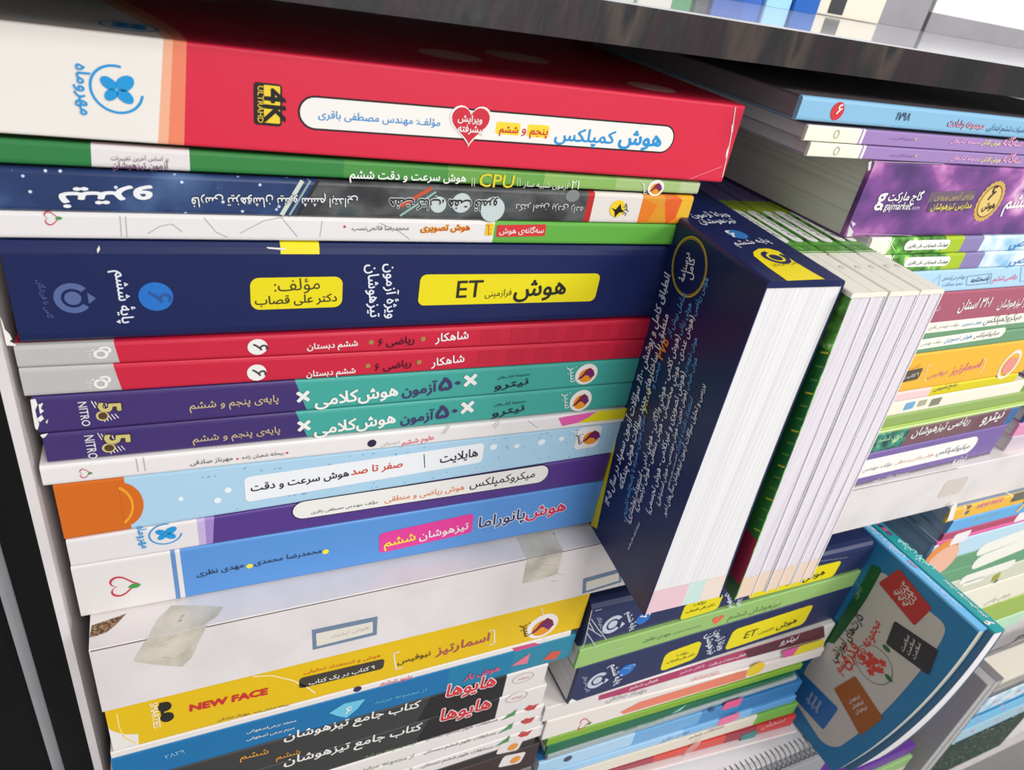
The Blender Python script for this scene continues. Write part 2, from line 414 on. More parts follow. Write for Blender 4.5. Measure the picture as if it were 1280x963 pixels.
# ---------------------------------------------------------------- books
WHITE = (226, 220, 216); PAPER = (226, 222, 220)
class Book:
    """name, F(t, s, d) in mm; parts spine, front_cover, back_cover, page_block; lettering and emblem under the spine"""
    def __init__(s, label, F, T, L, D, col, bands=(), pages=PAPER, group=None, top=None, bottom=None, r=None, ns=1, nd=1,
                 upright=False, name='book', base=None, cat='book', c=0.7, ab_bands=(), over=0.5):
        s.F = F; s.T = T; s.L = L; s.D = D
        b = np.array(F(0, L / 2, D / 2)) if not upright else np.array(F(T / 2, L / 2, D))
        s.o = thing(name, label, cat, b, group)
        r = min(1.6, T * .22) if r is None else r
        s.sp = Face(lambda a, b, off: F(b, a, -off), L / 2, T / 2)
        # spine: rounded profile swept along s, split where the print changes colour
        prof = [(0, r + 1), (0, r), (.12 * r, .45 * r), (.45 * r, .12 * r), (r, 0), (T / 2, 0), (T - r, 0), (T - .45 * r, .12 * r), (T - .12 * r, .45 * r), (T, r), (T, r + 1)]
        br = [(0, 0)]; cols = [col]
        for px, cc in bands:
            if isinstance(px[0], tuple): q = (s.sp.at(px[1])[0], s.sp.at(px[0])[0])   # (top px, bottom px) -> (s_bottom, s_top)
            else: q = (s.sp.at(px)[0],) * 2
            br.append(q); cols.append(cc)
        for sv, cc in ab_bands: br.append((sv, sv)); cols.append(cc)
        br.append((L, L)); mb = MB(); n = len(prof)
        S = lambda q, t: min(max(q[0] + (q[1] - q[0]) * t / T, 0), L)
        for k, cc in enumerate(cols):
            pts = [F(t, S(br[k + j], t), d) for j in (0, 1) for t, d in prof]
            mb.add(pts, [(i, i + 1, n + i + 1, n + i) for i in range(n - 1)] + [(n - 1, 0, n, 2 * n - 1)], cc)
            if k == 0: mb.add(pts[:n], [tuple(range(n))], cc)
            if k == len(cols) - 1: mb.add(pts[n:], [tuple(range(n))], cc)
        s.spine = mb.build('spine', s.o)
        d0 = r + 1
        s.tc = top or (cols[0] if len(cols) == 1 else cols[-1]); s.bc = bottom or s.tc
        mb = MB(); warp_box(mb, F, T - c, T, 0, L, d0, D, s.tc, ns, nd); s.front = mb.build('front_cover', s.o)
        mb = MB(); warp_box(mb, F, 0, c, 0, L, d0, D, s.bc, ns, nd); s.back = mb.build('back_cover', s.o)
        mb = MB(); warp_box(mb, F, c, T - c, over, L - over, d0, D - .8, ('pages_upright' if upright else 'pages', pages), ns, nd); s.pages = mb.build('page_block', s.o)
        s.let = Prints(); s.emb = Prints(); s.wear = Prints()
    def t(s, *a, **k): s.sp.text(s.let, *a, **k)
    def done(s):
        s.let.build_parts('lettering', s.spine); s.emb.build_parts('emblem', s.spine); s.wear.build_parts('wear_and_glint', s.spine)
        return s
def flat(ox, oy, yaw, s0, s1, zt, zb, dy=0.0):
    """a book lying flat in a pile whose spines stand on the line (ox, oy, yaw); zt, zb = (left, right) heights"""
    L = s1 - s0; T = (zt[0] + zt[1] - zb[0] - zb[1]) / 2 - .16; cy, sy = math.cos(yaw), math.sin(yaw)
    def F(t, s, d):
        u = s / L; b = zb[0] + (zb[1] - zb[0]) * u + .08; tt = zt[0] + (zt[1] - zt[0]) * u - .08
        x = s0 + s; y = d + dy
        return (ox + x * cy - y * sy, oy + x * sy + y * cy, b + t / T * (tt - b))
    return F, T, L
# ---------------------------------------------------------------- the setting and the bookcase
def box(mb, x0, x1, y0, y1, z0, z1, c): mb.add(box_pts(x0, x1, y0, y1, z0, z1), BOXF, c)
mb = MB(); box(mb, -2500, 4500, -3000, 900, -1210, -1194.7, ('carpet', (150, 146, 142))); mb.build('floor', kind='structure')
mb = MB(); box(mb, -2500, 4500, 420, 520, -1194.7, 1700, ('melamine', (206, 204, 206))); mb.build('wall_back', kind='structure')

SHELF_W = ('melamine', (228, 221, 219), 0.42); BLACK = ('black_board', (15, 14, 16), 0.5)
case = thing('bookcase', 'white and black laminate bookcase holding all the piles of books', 'bookcase', (400, 100, -1194.7))
ST = -44.7; SB = -90.9
# middle white shelf: front edge at Y = -20.5, 46 mm deep edge
mb = MB(); x0, x1 = 4.4, 1500; yb = 232
prof = [(-20.5, SB), (-20.5, ST - .5), (-20.0, ST), (yb, ST), (yb, SB)]
pts = [(x, y, z) for x in (x0, x1) for y, z in prof]
mb.add(pts, [(i, (i + 1) % 5, 5 + (i + 1) % 5, 5 + i) for i in range(5)] + [(0, 1, 2, 3, 4), (5, 6, 7, 8, 9)], SHELF_W)
mid = mb.build('shelf', case)
topf = Face(lambda a, b, off: (a, b, ST + off), 60, -10)
edgef = Face(lambda a, b, off: (a, -20.5 - off, b), 100, -65)
mb = MB(); edgef.put(mb, [(5, ST - 1.0), (620, ST - 1.0), (620, ST - .2), (5, ST - .2)], [(0, 1, 2, 3)], (120, 104, 96), .08); mb.build('edge_seam', mid)
mb = MB()
ab = [topf.at(p) for p in [(112, 797), (115, 782), (150, 770), (158, 767), (146, 780), (134, 790), (121, 795)]]
topf.put(mb, ab, [tuple(range(7))], ('chipboard', (120, 92, 68)), .12); mb.build('chipped_corner', mid)
TAPE = ('tape', (205, 198, 182), 0.3)
for tp, ft in (([(196, 776), (215, 757), (250, 757), (279, 759), (272, 770), (255, 781), (222, 790), (186, 796)], [(184, 798), (222, 791), (259, 782), (250, 800), (240, 822), (228, 834), (196, 832), (167, 827)]),
               ([(646, 672), (691, 662), (704, 689), (659, 699)], [(659, 699.5), (704, 690), (700, 705), (697, 717), (685, 722), (672, 726), (653, 730)])):
    mb = MB(); topf.poly(mb, tp, TAPE, .15); edgef.poly(mb, ft, TAPE, .15)
    cx, cy = np.mean(ft, 0); random.seed(int(cx))
    for k in range(7):
        x_, y_ = cx + random.uniform(-26, 26) * (1 if cx < 500 else .6), cy + random.uniform(-16, 14); edgef.line(mb, [(x_, y_), (x_ + random.uniform(4, 16), y_ + random.uniform(-8, 3))], .22, (168, 160, 146), .2)
    mb.build('adhesive_tape', mid, label='torn piece of yellowed adhesive tape')
for q, iv in (([(390, 788), (472, 771), (471, 794), (391, 813)], [(395, 792.5), (466, 777.5), (466, 791), (396, 808.5)]),
              ([(729, 724), (776, 711), (777, 728), (728, 743)], [(733, 728), (773, 716.5), (774, 726), (732.5, 739)])):
    mb = MB(); edgef.poly(mb, q, (112, 132, 158), .14); edgef.poly(mb, iv, (226, 220, 206), .2)
    c = (np.array(iv[0]) * .7 + np.array(iv[2]) * .3, np.array(iv[1]) * .72 + np.array(iv[3]) * .28)
    if q[0][0] < 500: edgef.text(mb, 'هوش تیزبین', (414, 797), (461, 786.5), (186, 180, 172), 0, 1, .26)
    mb.build('shelf_sticker', mid)
mb = MB(); edgef.rrect(mb, (1177, 613), (1206, 606), 13, (214, 202, 194), .4, .15); mb.build('adhesive_tape', mid)
# black top shelf
mb = MB(); box(mb, -30, 1900, -20, 330, 231.6, 245.6, ('black_board', (26, 24, 26), 0.2)); ts = mb.build('shelf', case, label='glossy black shelf')
mb = MB(); box(mb, -30, 1900, -20.6, -20.0, 231.6, 245.6, ('worn_film_reflections', (60, 54, 54), 0.34)); mb.build('edge_band', ts)
mb = MB(); box(mb, 28, 1900, -20, 330, 245.65, 246.3, ('melamine', (214, 214, 216), 0.09)); mb.build('shelf_surface', ts)
# lower shelves
mb = MB(); box(mb, -8, 641, -20, 232, -496, -450, SHELF_W); mb.build('shelf', case)
mb = MB(); box(mb, 642, 1500, -20, 232, -418, -341.2, SHELF_W); mb.build('shelf', case)
mb = MB(); box(mb, 655, 1500, -20, 232, -806, -760, SHELF_W); mb.build('shelf', case)
mb = MB(); box(mb, 642, 654, -12, 232, -1194.7, -418.2, ('melamine', (206, 204, 206))); mb.build('divider', case)
# uprights on the left: white inside, black front edge, steel strip, next upright
mb = MB(); box(mb, -8, -4.2, -4, 232, -1194.7, 231.5, ('melamine', (226, 219, 217))); box(mb, -21, -8.1, -4, 232, -1194.7, 231.5, BLACK); mb.build('upright', case)
mb = MB(); box(mb, -27, -21.3, -1, 30, -1194.7, 231.5, ('melamine', (150, 148, 152), .3)); mb.build('steel_strip', case)
mb = MB(); box(mb, -130, -27.3, 2, 232, -1194.7, 231.5, BLACK); mb.build('upright', case, label='black upright of the next bay')
mb = MB(); box(mb, -130, 1900, 232.5, 242, -1194.7, 231.5, ('melamine', (204, 206, 212))); mb.build('back_panel', case)

# ---------------------------------------------------------------- pile on the left of the middle shelf
YL = -0.0208
def lb(s0, s1, zt, zb, dy=0.0): return flat(0, 0, YL, s0, s1, zt, zb, dy)
NAVY = (20, 32, 82); YEL = (232, 216, 20); WH = (236, 233, 228); GLEFT = 'pile at the left of the middle shelf'
B_ = (.012,)
# 1 light-blue book at the bottom
F, T, L = lb(0.8, 279.5, (-11.0, -7.6), (-44.6, -41.8))
b = Book('thick sky-blue book with white left end and red apple heart, lowest of its pile', F, T, L, 205, (226, 221, 218),
         bands=[(((212, 687), (220, 748)), (96, 140, 196)), (((218, 686), (226, 747)), (226, 221, 218)), (((224, 685), (232, 746)), (88, 146, 212))], group=GLEFT, top=(150, 190, 230))
apple_heart(b.sp, b.emb, (153, 733), 16)
b.t('مهدی نظری', (246, 721), (305, 709), (34, 38, 62), .006); b.sp.disc(b.emb, (312, 708), 3.4, (240, 226, 60))
b.t('محمدرضا محمدی', (318, 707), (402, 691), (34, 38, 62), .006); b.sp.disc(b.emb, (407, 690), 3.4, (240, 226, 60))
b.sp.rrect(b.emb, (474, 680), (591, 654), 23, (226, 60, 150), .35)
b.t('ششم', (480, 684), (519, 675), (246, 220, 50), .02); b.t('تیزهوشان', (524, 675), (585, 661), WH, .014)
b.t('پانوراما', (598, 660), (655, 648), (48, 52, 100), .022, 1.05, outline=((236, 236, 240), .05)); b.t('هوش', (657, 648), (706, 638), (206, 44, 88), .026, 1.0, outline=((240, 236, 240), .05))
b.done()
# 2 purple micro
F, T, L = lb(1.2, 278.5, (5.4, 13.4), (-11.0, -7.6))
b = Book('purple book with white title bar and a blue butterfly on its white left end', F, T, L, 205, (228, 222, 222),
         bands=[(((246, 655), (249, 681)), (196, 176, 216)), (((256, 653), (258, 680)), (160, 132, 196)), (((268, 652), (266, 679)), (82, 54, 132))], group=GLEFT, top=(82, 54, 132))
butterfly(b.sp, b.emb, (207, 668), 16.5); b.t('مهروماه', (171, 659), (178, 686), (30, 150, 214), .02)
b.sp.rrect(b.emb, (366, 640), (685, 591.5), 20, WH, 1.0, .2, ((30, 26, 40), .55))
b.t('مؤلف: مهندس مصطفی باقری', (389, 642.5), (472, 629), (40, 38, 44)); b.t('هوش ریاضی و منطقی', (481, 628), (580, 612), (226, 124, 40), .01); b.t('میکروکمپلکس', (587, 610), (668, 596.5), (34, 32, 42), .01)
b.done()
# 3 orange and light blue
F, T, L = lb(0.9, 279.6, (38.0, 36.7), (5.6, 13.8))
b = Book('orange and pale blue dotted book lying on the purple book with the butterfly', F, T, L, 205, (212, 106, 24), bands=[((160, 632), (172, 208, 230))], group=GLEFT, top=(212, 106, 24))
b.sp.disc(b.emb, (152, 632), 24, (212, 106, 24), .14, 1.3, 0, -90, 90)
o = b.sp.at((140, 634)); r_ = b.sp.rad((140, 634), 24)
b.sp.put(b.emb, [q for k in range(25) for q in [(o[0] + r_ * rr * math.cos(math.radians(-62 + 5.2 * k)), o[1] + r_ * rr * 1.25 * math.sin(math.radians(-62 + 5.2 * k))) for rr in (1, .88)]], [(2 * k, 2 * k + 1, 2 * k + 3, 2 * k + 2) for k in range(24)], (238, 160, 44), .2)
for k in range(60):
    u = random.uniform(.2, .97); v = random.choice([.1, .2, .82, .9, random.uniform(.08, .92)])
    b.sp.put(b.emb, [(u * L + .5 * random.choice([.4, .6, 1.2, 1.8]) * math.cos(a), v * T + .5 * .9 * math.sin(a)) for a in [i * math.pi / 4 for i in range(8)]], [tuple(range(8))], (120, 176, 214), .13)
for k, (x, y) in enumerate([(272, 626), (285, 613), (226, 624), (617, 559), (646, 558), (677, 553), (702, 549)]): b.sp.disc(b.emb, (x, y), [4, 4, 3, 4, 3, 4, 3][k], (232, 240, 244), .15)
b.sp.rrect(b.emb, (306, 613), (604, 566), 27, (236, 238, 240), .35, .17)
b.t('هوش سرعت و دقت', (314, 614.5), (436, 595), (34, 34, 54), .022); b.t('صفر تا صد', (439, 594), (503, 583.5), (208, 70, 48), .022)
b.sp.line(b.emb, [(530, 568), (531, 585)], .5, (50, 50, 60)); b.t('هایلایت', (550, 579), (597, 570), (36, 36, 50), .02, 1.2, outline=((242, 242, 242), .05))
b.sp.rrect(b.emb, (720, 549), (750, 545), 25, (238, 234, 232), .4); phoenix(b.sp, b.emb, (739, 546), 13, False); b.t('سبز', (722, 543), (723, 556), (90, 40, 80), .01, off=.4)
b.done()
# 4 thin white
F, T, L = lb(-2.0, 283.2, (48.8, 46.5), (38.2, 36.9), -1.5)
b = Book('thin white book with pink and yellow right end, under the two teal books', F, T, L, 203, (232, 227, 225), group=GLEFT)
apple_heart(b.sp, b.emb, (106, 592), 7)
b.t('مهرناز صادقی', (238, 581.5), (291, 575), (54, 52, 60)); b.sp.disc(b.emb, (297, 574), 1.4, (214, 60, 90)); b.t('ریحانه شعبان زاده', (303, 574), (355, 568), (54, 52, 60)); b.sp.disc(b.emb, (359, 566.5), 1.5, (214, 60, 90))
b.t('دبستان', (477, 558), (500, 554), (190, 184, 190)); b.t('علوم ششم', (503, 556.5), (543, 549), (222, 80, 110), .012, outline=((246, 240, 240), .04)); b.sp.disc(b.emb, (465, 554.5), 5, (46, 40, 70))
for p in ([(170, 573), (173, 590)], [(179, 572), (182, 589)], [(552, 543), (560, 532)], [(555, 543), (563, 532)], [(616, 534), (623, 525)], [(618, 536), (625, 527)], [(660, 526), (672, 535)]): b.sp.line(b.emb, p, .25, (150, 148, 156))
b.sp.poly(b.emb, [(698, 523), (722, 518.5), (746, 515), (734, 523), (722, 529), (703, 533)], (228, 96, 168)); b.sp.poly(b.emb, [(748, 514.5), (786, 510), (784.5, 523), (722, 529.5), (736, 522)], (228, 212, 26))
b.done()
# 5, 6 teal pair
def teal(s0, zt, zb, lab, dx, A):
    F, T, L = lb(s0, s0 + 280, zt, zb)
    b = Book(lab, F, T, L, 205, (66, 48, 110), bands=[(A['cut'], (66, 164, 152))], group=GLEFT, top=(66, 48, 110))
    b.t('NITRO', *A['nitro'], (226, 222, 226), .004, 1.15); fifty(b.sp, b.emb, A['fifty'], 14)
    b.t('پایه‌ی پنجم و ششم', *A['paye'], (196, 172, 138), .016); b.t('×', *A['x1'], WH, .03); b.t('هوش\u200cکلامی', *A['hosh'], WH, .03); b.t('آزمون', *A['azm'], (66, 54, 104), .026); b.t('۵۰', *A['fif'], (66, 54, 104), .026, .72)
    b.t('×', *A['x2'], WH, .03); b.t('مجموعه کتاب‌های', *A['maj'], (40, 60, 66)); b.t('نیترو', *A['nit'], (30, 44, 52), .02, .55)
    phoenix(b.sp, b.emb, A['ph'], 13)
    return b
b = teal(1.0, (63.6, 63.2), (49.0, 47.0), 'lower of two alike purple and teal books, its upper left corner torn white', 0,
         dict(cut=((370, 517), (385, 548)), nitro=((105, 545), (111, 574)), fifty=(136, 555), paye=((241, 553), (350, 540.5)), x1=((373, 543), (388, 541)), hosh=((393, 544), (494, 528)), azm=((501, 529.5), (542, 524)), fif=((545, 524), (571, 520)),
              x2=((576, 521.5), (591, 519)), maj=((618, 508), (657, 503)), nit=((615, 521), (655, 513)), ph=(726, 501)))
b.sp.poly(b.wear, [(50, 544), (60, 542), (56, 547), (53, 548)], WH); b.done()
b = teal(0.2, (81.4, 78.9), (63.8, 63.3), 'upper of two alike purple and teal books, white wear along its left edge', 0,
         dict(cut=((369, 478), (384, 513)), nitro=((97, 503), (103, 533)), fifty=(128, 515), paye=((237, 511.5), (348, 502)), x1=((372, 507), (387, 505)), hosh=((394, 508), (497, 494)), azm=((503, 495), (546, 489)), fif=((549, 489), (575, 485)),
              x2=((580, 487.5), (595, 485)), maj=((622, 474), (662, 469)), nit=((618, 487), (660, 480)), ph=(733, 468)))
for q in ([(38, 500), (44, 499), (47, 506), (44, 513), (46, 522), (49, 530), (47, 538), (44, 536), (41, 520)], [(48, 506), (54, 504), (51, 511), (55, 514), (50, 518)], [(46, 524), (52, 519), (55, 524), (50, 528)], [(57, 528), (60, 524), (59, 530)]): b.sp.poly(b.wear, q, WH)
b.done()
# 7, 8 red pair
def reds(zt, zb, lab, A):
    F, T, L = lb(-1.7, 279.6, zt, zb)
    b = Book(lab, F, T, L, 205, (188, 186, 182), bands=[(A['cut'], (202, 34, 62))], group=GLEFT, top=(202, 34, 62))
    c = A['em']; b.sp.disc(b.emb, c, 8, WH, .2, .9, .55); b.sp.disc(b.emb, (c[0] + 5, c[1] - 5), 7, WH, .2, .8, .5, -60, 170); b.sp.disc(b.emb, (c[0] - 10, c[1] - 5), 1.3, WH)
    for k in range(4): b.sp.line(b.emb, [(c[0] - 19 + k * 1.5, c[1] - 3 + k * 3), (c[0] - 11, c[1] - 3.6 + k * 3)], .3, (222, 220, 216))
    b.sp.disc(b.emb, A['six'], 11, WH); x, y = A['six']; b.t('۶', (x - 5.5, y - 4), (x - 6, y + 4), (60, 56, 60), .01)
    b.t('ششم دبستان', *A['a'], WH, .02); b.t('ریاضی ۶', *A['b'], (52, 16, 34), .014); b.t('شاهکار', *A['c'], WH, .02)
    for p in A['d']: b.sp.disc(b.emb, p, 3, (168, 130, 74))
    for k in range(6): x = .66 + k * .055; b.sp.put(b.emb, [(x * L, .2 * T), ((x + .035) * L, .2 * T), ((x + .035) * L, .8 * T), (x * L, .8 * T)], [(0, 1, 2, 3)], (194, 32, 58), .12)
    return b.done()
reds((94.6, 90.8), (81.6, 79.0), 'lower of two alike red books with silver-grey left ends', dict(cut=((141, 456), (153, 489)), em=(126, 480), six=(321, 466), a=((383, 471), (444, 466)), b=((469, 464), (514, 457.5)), c=((539, 458), (580, 452)), d=[(460, 457.5), (524, 453)]))
reds((104.2, 103.0), (94.6, 90.8), 'upper of two alike red books with silver-grey left ends, right under the thick navy book', dict(cut=((142, 429), (150, 455)), em=(126, 443), six=(322, 434), a=((384, 437), (447, 432)), b=((473, 433), (518, 428.5)), c=((544, 427.5), (585, 423)), d=[(464, 428), (529, 424)]))
# 9 thick navy book
def navy_spine(b, A, small=False):
    s = b.sp; ring_logo(s, b.emb, A['ring'], A['rr'], A.get('rc', (84, 102, 152)))
    b.t('گامی تا فرزانگان', *A['pub'], A.get('rc', (84, 102, 152)))
    b.t('پایهٔ ششم'.replace('هٔ', '\u06c0'), *A['paye'], (224, 228, 240), .012)
    s.disc(b.emb, A['disc'], A['dr'], (36, 112, 196)); x, y = A['disc']; k = A['dr']; b.t('۶', (x - .5 * k, y - .34 * k), (x - .5 * k, y + .34 * k), A.get('six', (44, 84, 150)), .01)
    s.rrect(b.emb, *A['y1'], A['yh1'], YEL, .5); b.t('مؤلف:', *A['m1'], (58, 54, 30)); b.t('دکتر علی قصاب', *A['m2'], (48, 44, 26), .012)
    b.t('تیزهوشان', *A['v2'], (226, 230, 240), .016); b.t('ویژ\u06c0 آزمون', *A['v1'], (226, 230, 240), .016)
    s.rrect(b.emb, *A['y2'], A['yh2'], YEL, .4); b.t('ET', *A['e'], (44, 42, 30), .004); b.t('فرازمینی', *A['f'], (44, 42, 30), 0, 1.2); b.t('هوش', *A['h'], (36, 36, 32), .02)
F, T, L = lb(0.6, 279.5, (145.4, 143.4), (104.2, 103.2))
b = Book('thick navy book with yellow title box lying on the two red books', F, T, L, 205, NAVY, group=GLEFT, top=(48, 56, 96), bottom=NAVY, r=4.5)
navy_spine(b, dict(ring=(91, 373), rr=21, pub=((46, 350), (60, 398)), paye=((143, 338), (153, 404)), disc=(195, 371), dr=19.5, y1=((313, 368), (428, 365)), yh1=39, m1=((343, 364.5), (400, 361)), m2=((319, 381), (421, 376.5)),
     v1=((482, 330), (484, 398)), v2=((459, 331), (463, 397)), y2=((524, 363), (747, 359.5)), yh2=36, e=((570, 372.5), (602, 371)), f=((606, 371), (639, 369)), h=((642, 371), (706, 367))))
for q in ([(0, 396), (3, 402), (6, 412), (12, 418), (15, 424), (12, 427), (20, 431), (19, 433), (8, 432)], [(121, 312), (124, 307), (125, 312), (122, 317)], [(333, 309), (357, 310.5), (356, 313), (335, 311)]): b.sp.poly(b.wear, q, WH)
b.done()
for k in range(3): (ta, da), (tb_, db) = [(T - 4.5, 0), (T - 2.0, .55), (T - .55, 2.0), (T, 4.5)][k:k + 2]; b.wear = MB(); b.emb2 = b.emb2 if k else MB(); b.emb2.add([F(ta + .12, 92, da - .15), F(ta + .12, 107, da - .15), F(tb_ + .12, 107, db - .15), F(tb_ + .12, 92, db - .15)], [(0, 1, 2, 3)], YEL)
b.emb2.build('cover_print', b.spine)
tf = Face(lambda a, bb, off: F(T + off, a, bb), L / 2, 5)
mb = MB(); tf.put(mb, [(95, 5.6), (111, 5.6), (111, 40), (95, 40)], [(0, 1, 2, 3)], YEL, .15); mb.build('title_panel', b.front)
# 10 white and green
F, T, L = lb(1.0, 279.0, (155.6, 154.6), (145.6, 143.6), 1.0)
b = Book('thin white and green book lying right on top of the thick navy book', F, T, L, 203, (230, 226, 224), bands=[((617, 293), (98, 172, 66))], group=GLEFT)
apple_heart(b.sp, b.emb, (64, 273), 10)
for p in ([(150, 270), (152, 296)], [(157, 270), (159, 297)], [(185, 292), (200, 283), (215, 280), (228, 290)], [(255, 272), (270, 290), (285, 297)], [(300, 292), (330, 276), (352, 272), (372, 296)], [(400, 296), (403, 276)], [(475, 279), (500, 290), (512, 299)]): b.sp.line(b.emb, p, .2, (160, 158, 162))
b.t('محمدرضا فاتحی‌نسب', (440, 287.5), (511, 287.5), (96, 92, 96)); b.sp.disc(b.emb, (431, 283.5), 1.6, (200, 50, 60))
b.t('هوش تصویری', (526, 288.5), (587, 287.5), (196, 50, 40), .012, outline=((240, 196, 40), .07)); b.sp.rrect(b.emb, (621, 289), (682, 288), 14.5, (212, 50, 54), .25, .2); b.t('سه‌گانه‌ی هوش', (624, 292), (679, 291), WH, .01)
b.sp.rrect(b.emb, (607, 287), (617, 287), 15, (238, 200, 40), .3); b.t('ششم', (610, 281), (610, 294), (200, 60, 40))
b.done()
# 11 night-sky and photo spine, upside down print
F, T, L = lb(0.8, 284.0, (170.4, 168.9), (155.6, 154.6), .6)
b = Book('dark photo-covered book with starry blue left end and orange right end, its writing upside down', F, T, L, 205, ('night_sky', (44, 66, 112), .3),
         bands=[(((398, 225), (366, 270)), ('photo_dark', (64, 64, 66), .3)), ((732, 263), (186, 42, 40)), ((740, 263), (226, 220, 212)), ((800, 264), ('photo_leaf', (230, 140, 40), .35))], group=GLEFT, top=(60, 66, 80))
s = b.sp
for p, q, w, cc in (((378, 226), (352, 269), 1.6, (206, 214, 200)), ((388, 226), (362, 269), .8, (150, 170, 160)), ((398, 226), (372, 269), 1.2, (40, 44, 44)), ((540, 235), (500, 258), 1.6, (196, 84, 60)), ((545, 240), (500, 270), .8, (150, 190, 180))): s.line(b.emb, [p, q], w, cc)
for c, rx in (((548, 256), 10), ((577, 254), 12), ((616, 262), 15)): s.disc(b.emb, c, rx, (196, 208, 206), .14, 1.0)
s.disc(b.emb, (716, 245), 9, (130, 134, 130), .14, .8)
b.t('نیترو', (190, 239), (74, 241), (236, 236, 238), .03, .52, .34)
b.t('فارسی تیزهوشان نیترو ششم ابتدایی', (447, 248), (239, 246.5), (230, 232, 236), .006, 1.2, outline=((36, 40, 50), .05))
b.t('هفت کتاب، هفت قلمرو', (622, 251), (487, 248), (34, 36, 38), .02, 1.3, outline=((216, 222, 220), .06)); b.t('دکتر امین یزدی زاده', (729, 258.5), (645, 255), (206, 206, 204))
s.disc(b.emb, (772, 261), 10, (240, 206, 40)); s.sym(b.emb, (772, 263), 9, [(-1, .3), (-.3, .1), (.2, .9), (.5, .2), (1.1, -.2), (.3, -.3), (-.2, -1), (-.4, -.2)], (28, 26, 24)); b.t('خرد', (782, 270), (785, 254), (50, 48, 46))
b.done()
# 12 green
F, T, L = lb(3.0, 285.7, (179.8, 175.8), (171.2, 169.6), 1.2)
b = Book('thin green book with white block near its left end, under the thick crimson book', F, T, L, 203, (46, 124, 66), bands=[(((112, 172), (115, 213)), (228, 222, 220)), (((236, 181), (238, 218)), (52, 130, 64)), ((430, 210), (74, 146, 66)), ((560, 220), (108, 164, 74)), ((680, 228), (140, 182, 96)), ((770, 232), (164, 192, 122)), ((850, 236), (184, 200, 150))], group=GLEFT, top=(46, 124, 66))
b.t('بر اساس آخرین تغییرات', (139, 200), (211, 201), (116, 70, 110)); b.t('آزمون تیزهوشان', (141, 210), (211, 211), (100, 50, 96), .014)
b.t('هوش سرعت و دقت ششم', (437, 222.5), (582, 227), (236, 240, 232), .022); b.t('CPU', (598, 233), (641, 235), (226, 206, 40), .01, .95); b.t('آزمون شبیه ساز', (654, 233), (710, 236), (230, 236, 220)); b.t('۲۱', (713, 236), (723, 236.5), (230, 236, 220))
for x in (590, 593, 647, 650): b.sp.line(b.emb, [(x, 222), (x, 233)], .3, (206, 226, 170))
phoenix(b.sp, b.emb, (820, 235), 10)
b.done()
# 13 thick red book on top
F, T, L = lb(2.0, 296.0, (214.9, 212.2), (181.6, 176.6), -1.0)
RED = (216, 36, 66)
b = Book('thick crimson book with white left end and blue butterfly, topmost of the left pile', F, T, L, 212, (236, 230, 222), bands=[(((204, 45), (197, 178)), (240, 176, 142)), (((216, 46), (210, 179)), (236, 132, 98)), (((233, 48), (230, 181)), RED)], group=GLEFT, top=RED, bottom=RED, r=1.1)
s = b.sp; butterfly(s, b.emb, (146, 112), 32); b.t('مهروماه', (94, 79), (101, 143), (30, 150, 214), .02)
s.rrect(b.emb, (335, 104), (335, 157), 35, (34, 26, 22), .25, .2); s.rrect(b.emb, (340, 107), (340, 154), 20, (238, 206, 50), .15, .28); b.t('4K', (331, 110), (331, 152), (24, 20, 18), .03, 1.0, .4); b.t('ULTRAHD', (322, 107), (322, 153), (226, 190, 60), .01, 1.0, .4)
s.rrect(b.emb, (375, 140), (841, 175), 35, (240, 236, 230), 1.0, .2, ((40, 22, 24), .7))
b.t('مؤلف: مهندس مصطفی باقری', (398, 147), (550, 157.5), (34, 140, 206), .004)
for p, q in (((620, 159.5), (650, 162)), ((659, 163), (686, 165))): s.rrect(b.emb, p, q, 15.5, (246, 214, 50), .4, .26)
b.t('ششم', (624, 165), (647, 166.5), (206, 40, 50), .02, off=.4); b.t('و', (652, 166), (657, 166.5), (206, 40, 50), .01, off=.4); b.t('پنجم', (662, 167.5), (684, 169), (206, 40, 50), .012, off=.4)
b.t('کمپلکس', (693, 175), (767, 179.5), (30, 146, 210), .02, .85); b.t('هوش', (773, 179.5), (825, 183), (30, 146, 210), .028, .88)
s.sym(b.emb, (588, 154), 27, heart_pts(), (244, 236, 232), .4, 2); s.sym(b.emb, (588, 154), 24.5, heart_pts(), (206, 38, 58), .46, 2); b.t('ویرایش', (572, 151), (602, 153.5), WH, .02, 1, .55); b.t('پیشرفته', (572, 164), (604, 166), WH, .02, 1.1, .55)
s.line(b.wear, [(919.5, 134), (916.5, 156), (911, 186), (903, 222)], .4, WH); s.poly(b.wear, [(917.5, 152), (914.5, 158), (914, 168), (916, 165)], WH); s.poly(b.wear, [(911, 182), (908, 190), (907, 198), (909, 194)], WH); s.line(b.wear, [(862, 224), (885, 215), (903, 208)], .25, (236, 150, 160))
b.done()
tf = Face(lambda a, bb, off: F(T + off, a, bb), 60, 40)
mb = Prints(); sa, sb_, sc = [s.at(p)[0] for p in ((204, 46), (216, 47), (233, 49))]
tf.put(mb, [(0, 2.2), (sc, 2.2), (sc - 2, 20), (sc - 14, 60), (sc - 30, 100), (sc - 50, 180), (0, 205)], [tuple(range(7))], (236, 132, 98), .08); tf.put(mb, [(0, 2.2), (sb_, 2.2), (sb_ - 3, 20), (sb_ - 16, 60), (sb_ - 32, 100), (sb_ - 48, 180), (0, 204)], [tuple(range(7))], (240, 176, 142), .1); tf.put(mb, [(0, 2.2), (sa, 2.2), (sa - 4, 20), (sa - 18, 60), (sa - 34, 100), (sa - 46, 180), (0, 203)], [tuple(range(7))], (236, 230, 222), .12)
o = (45, 16); 
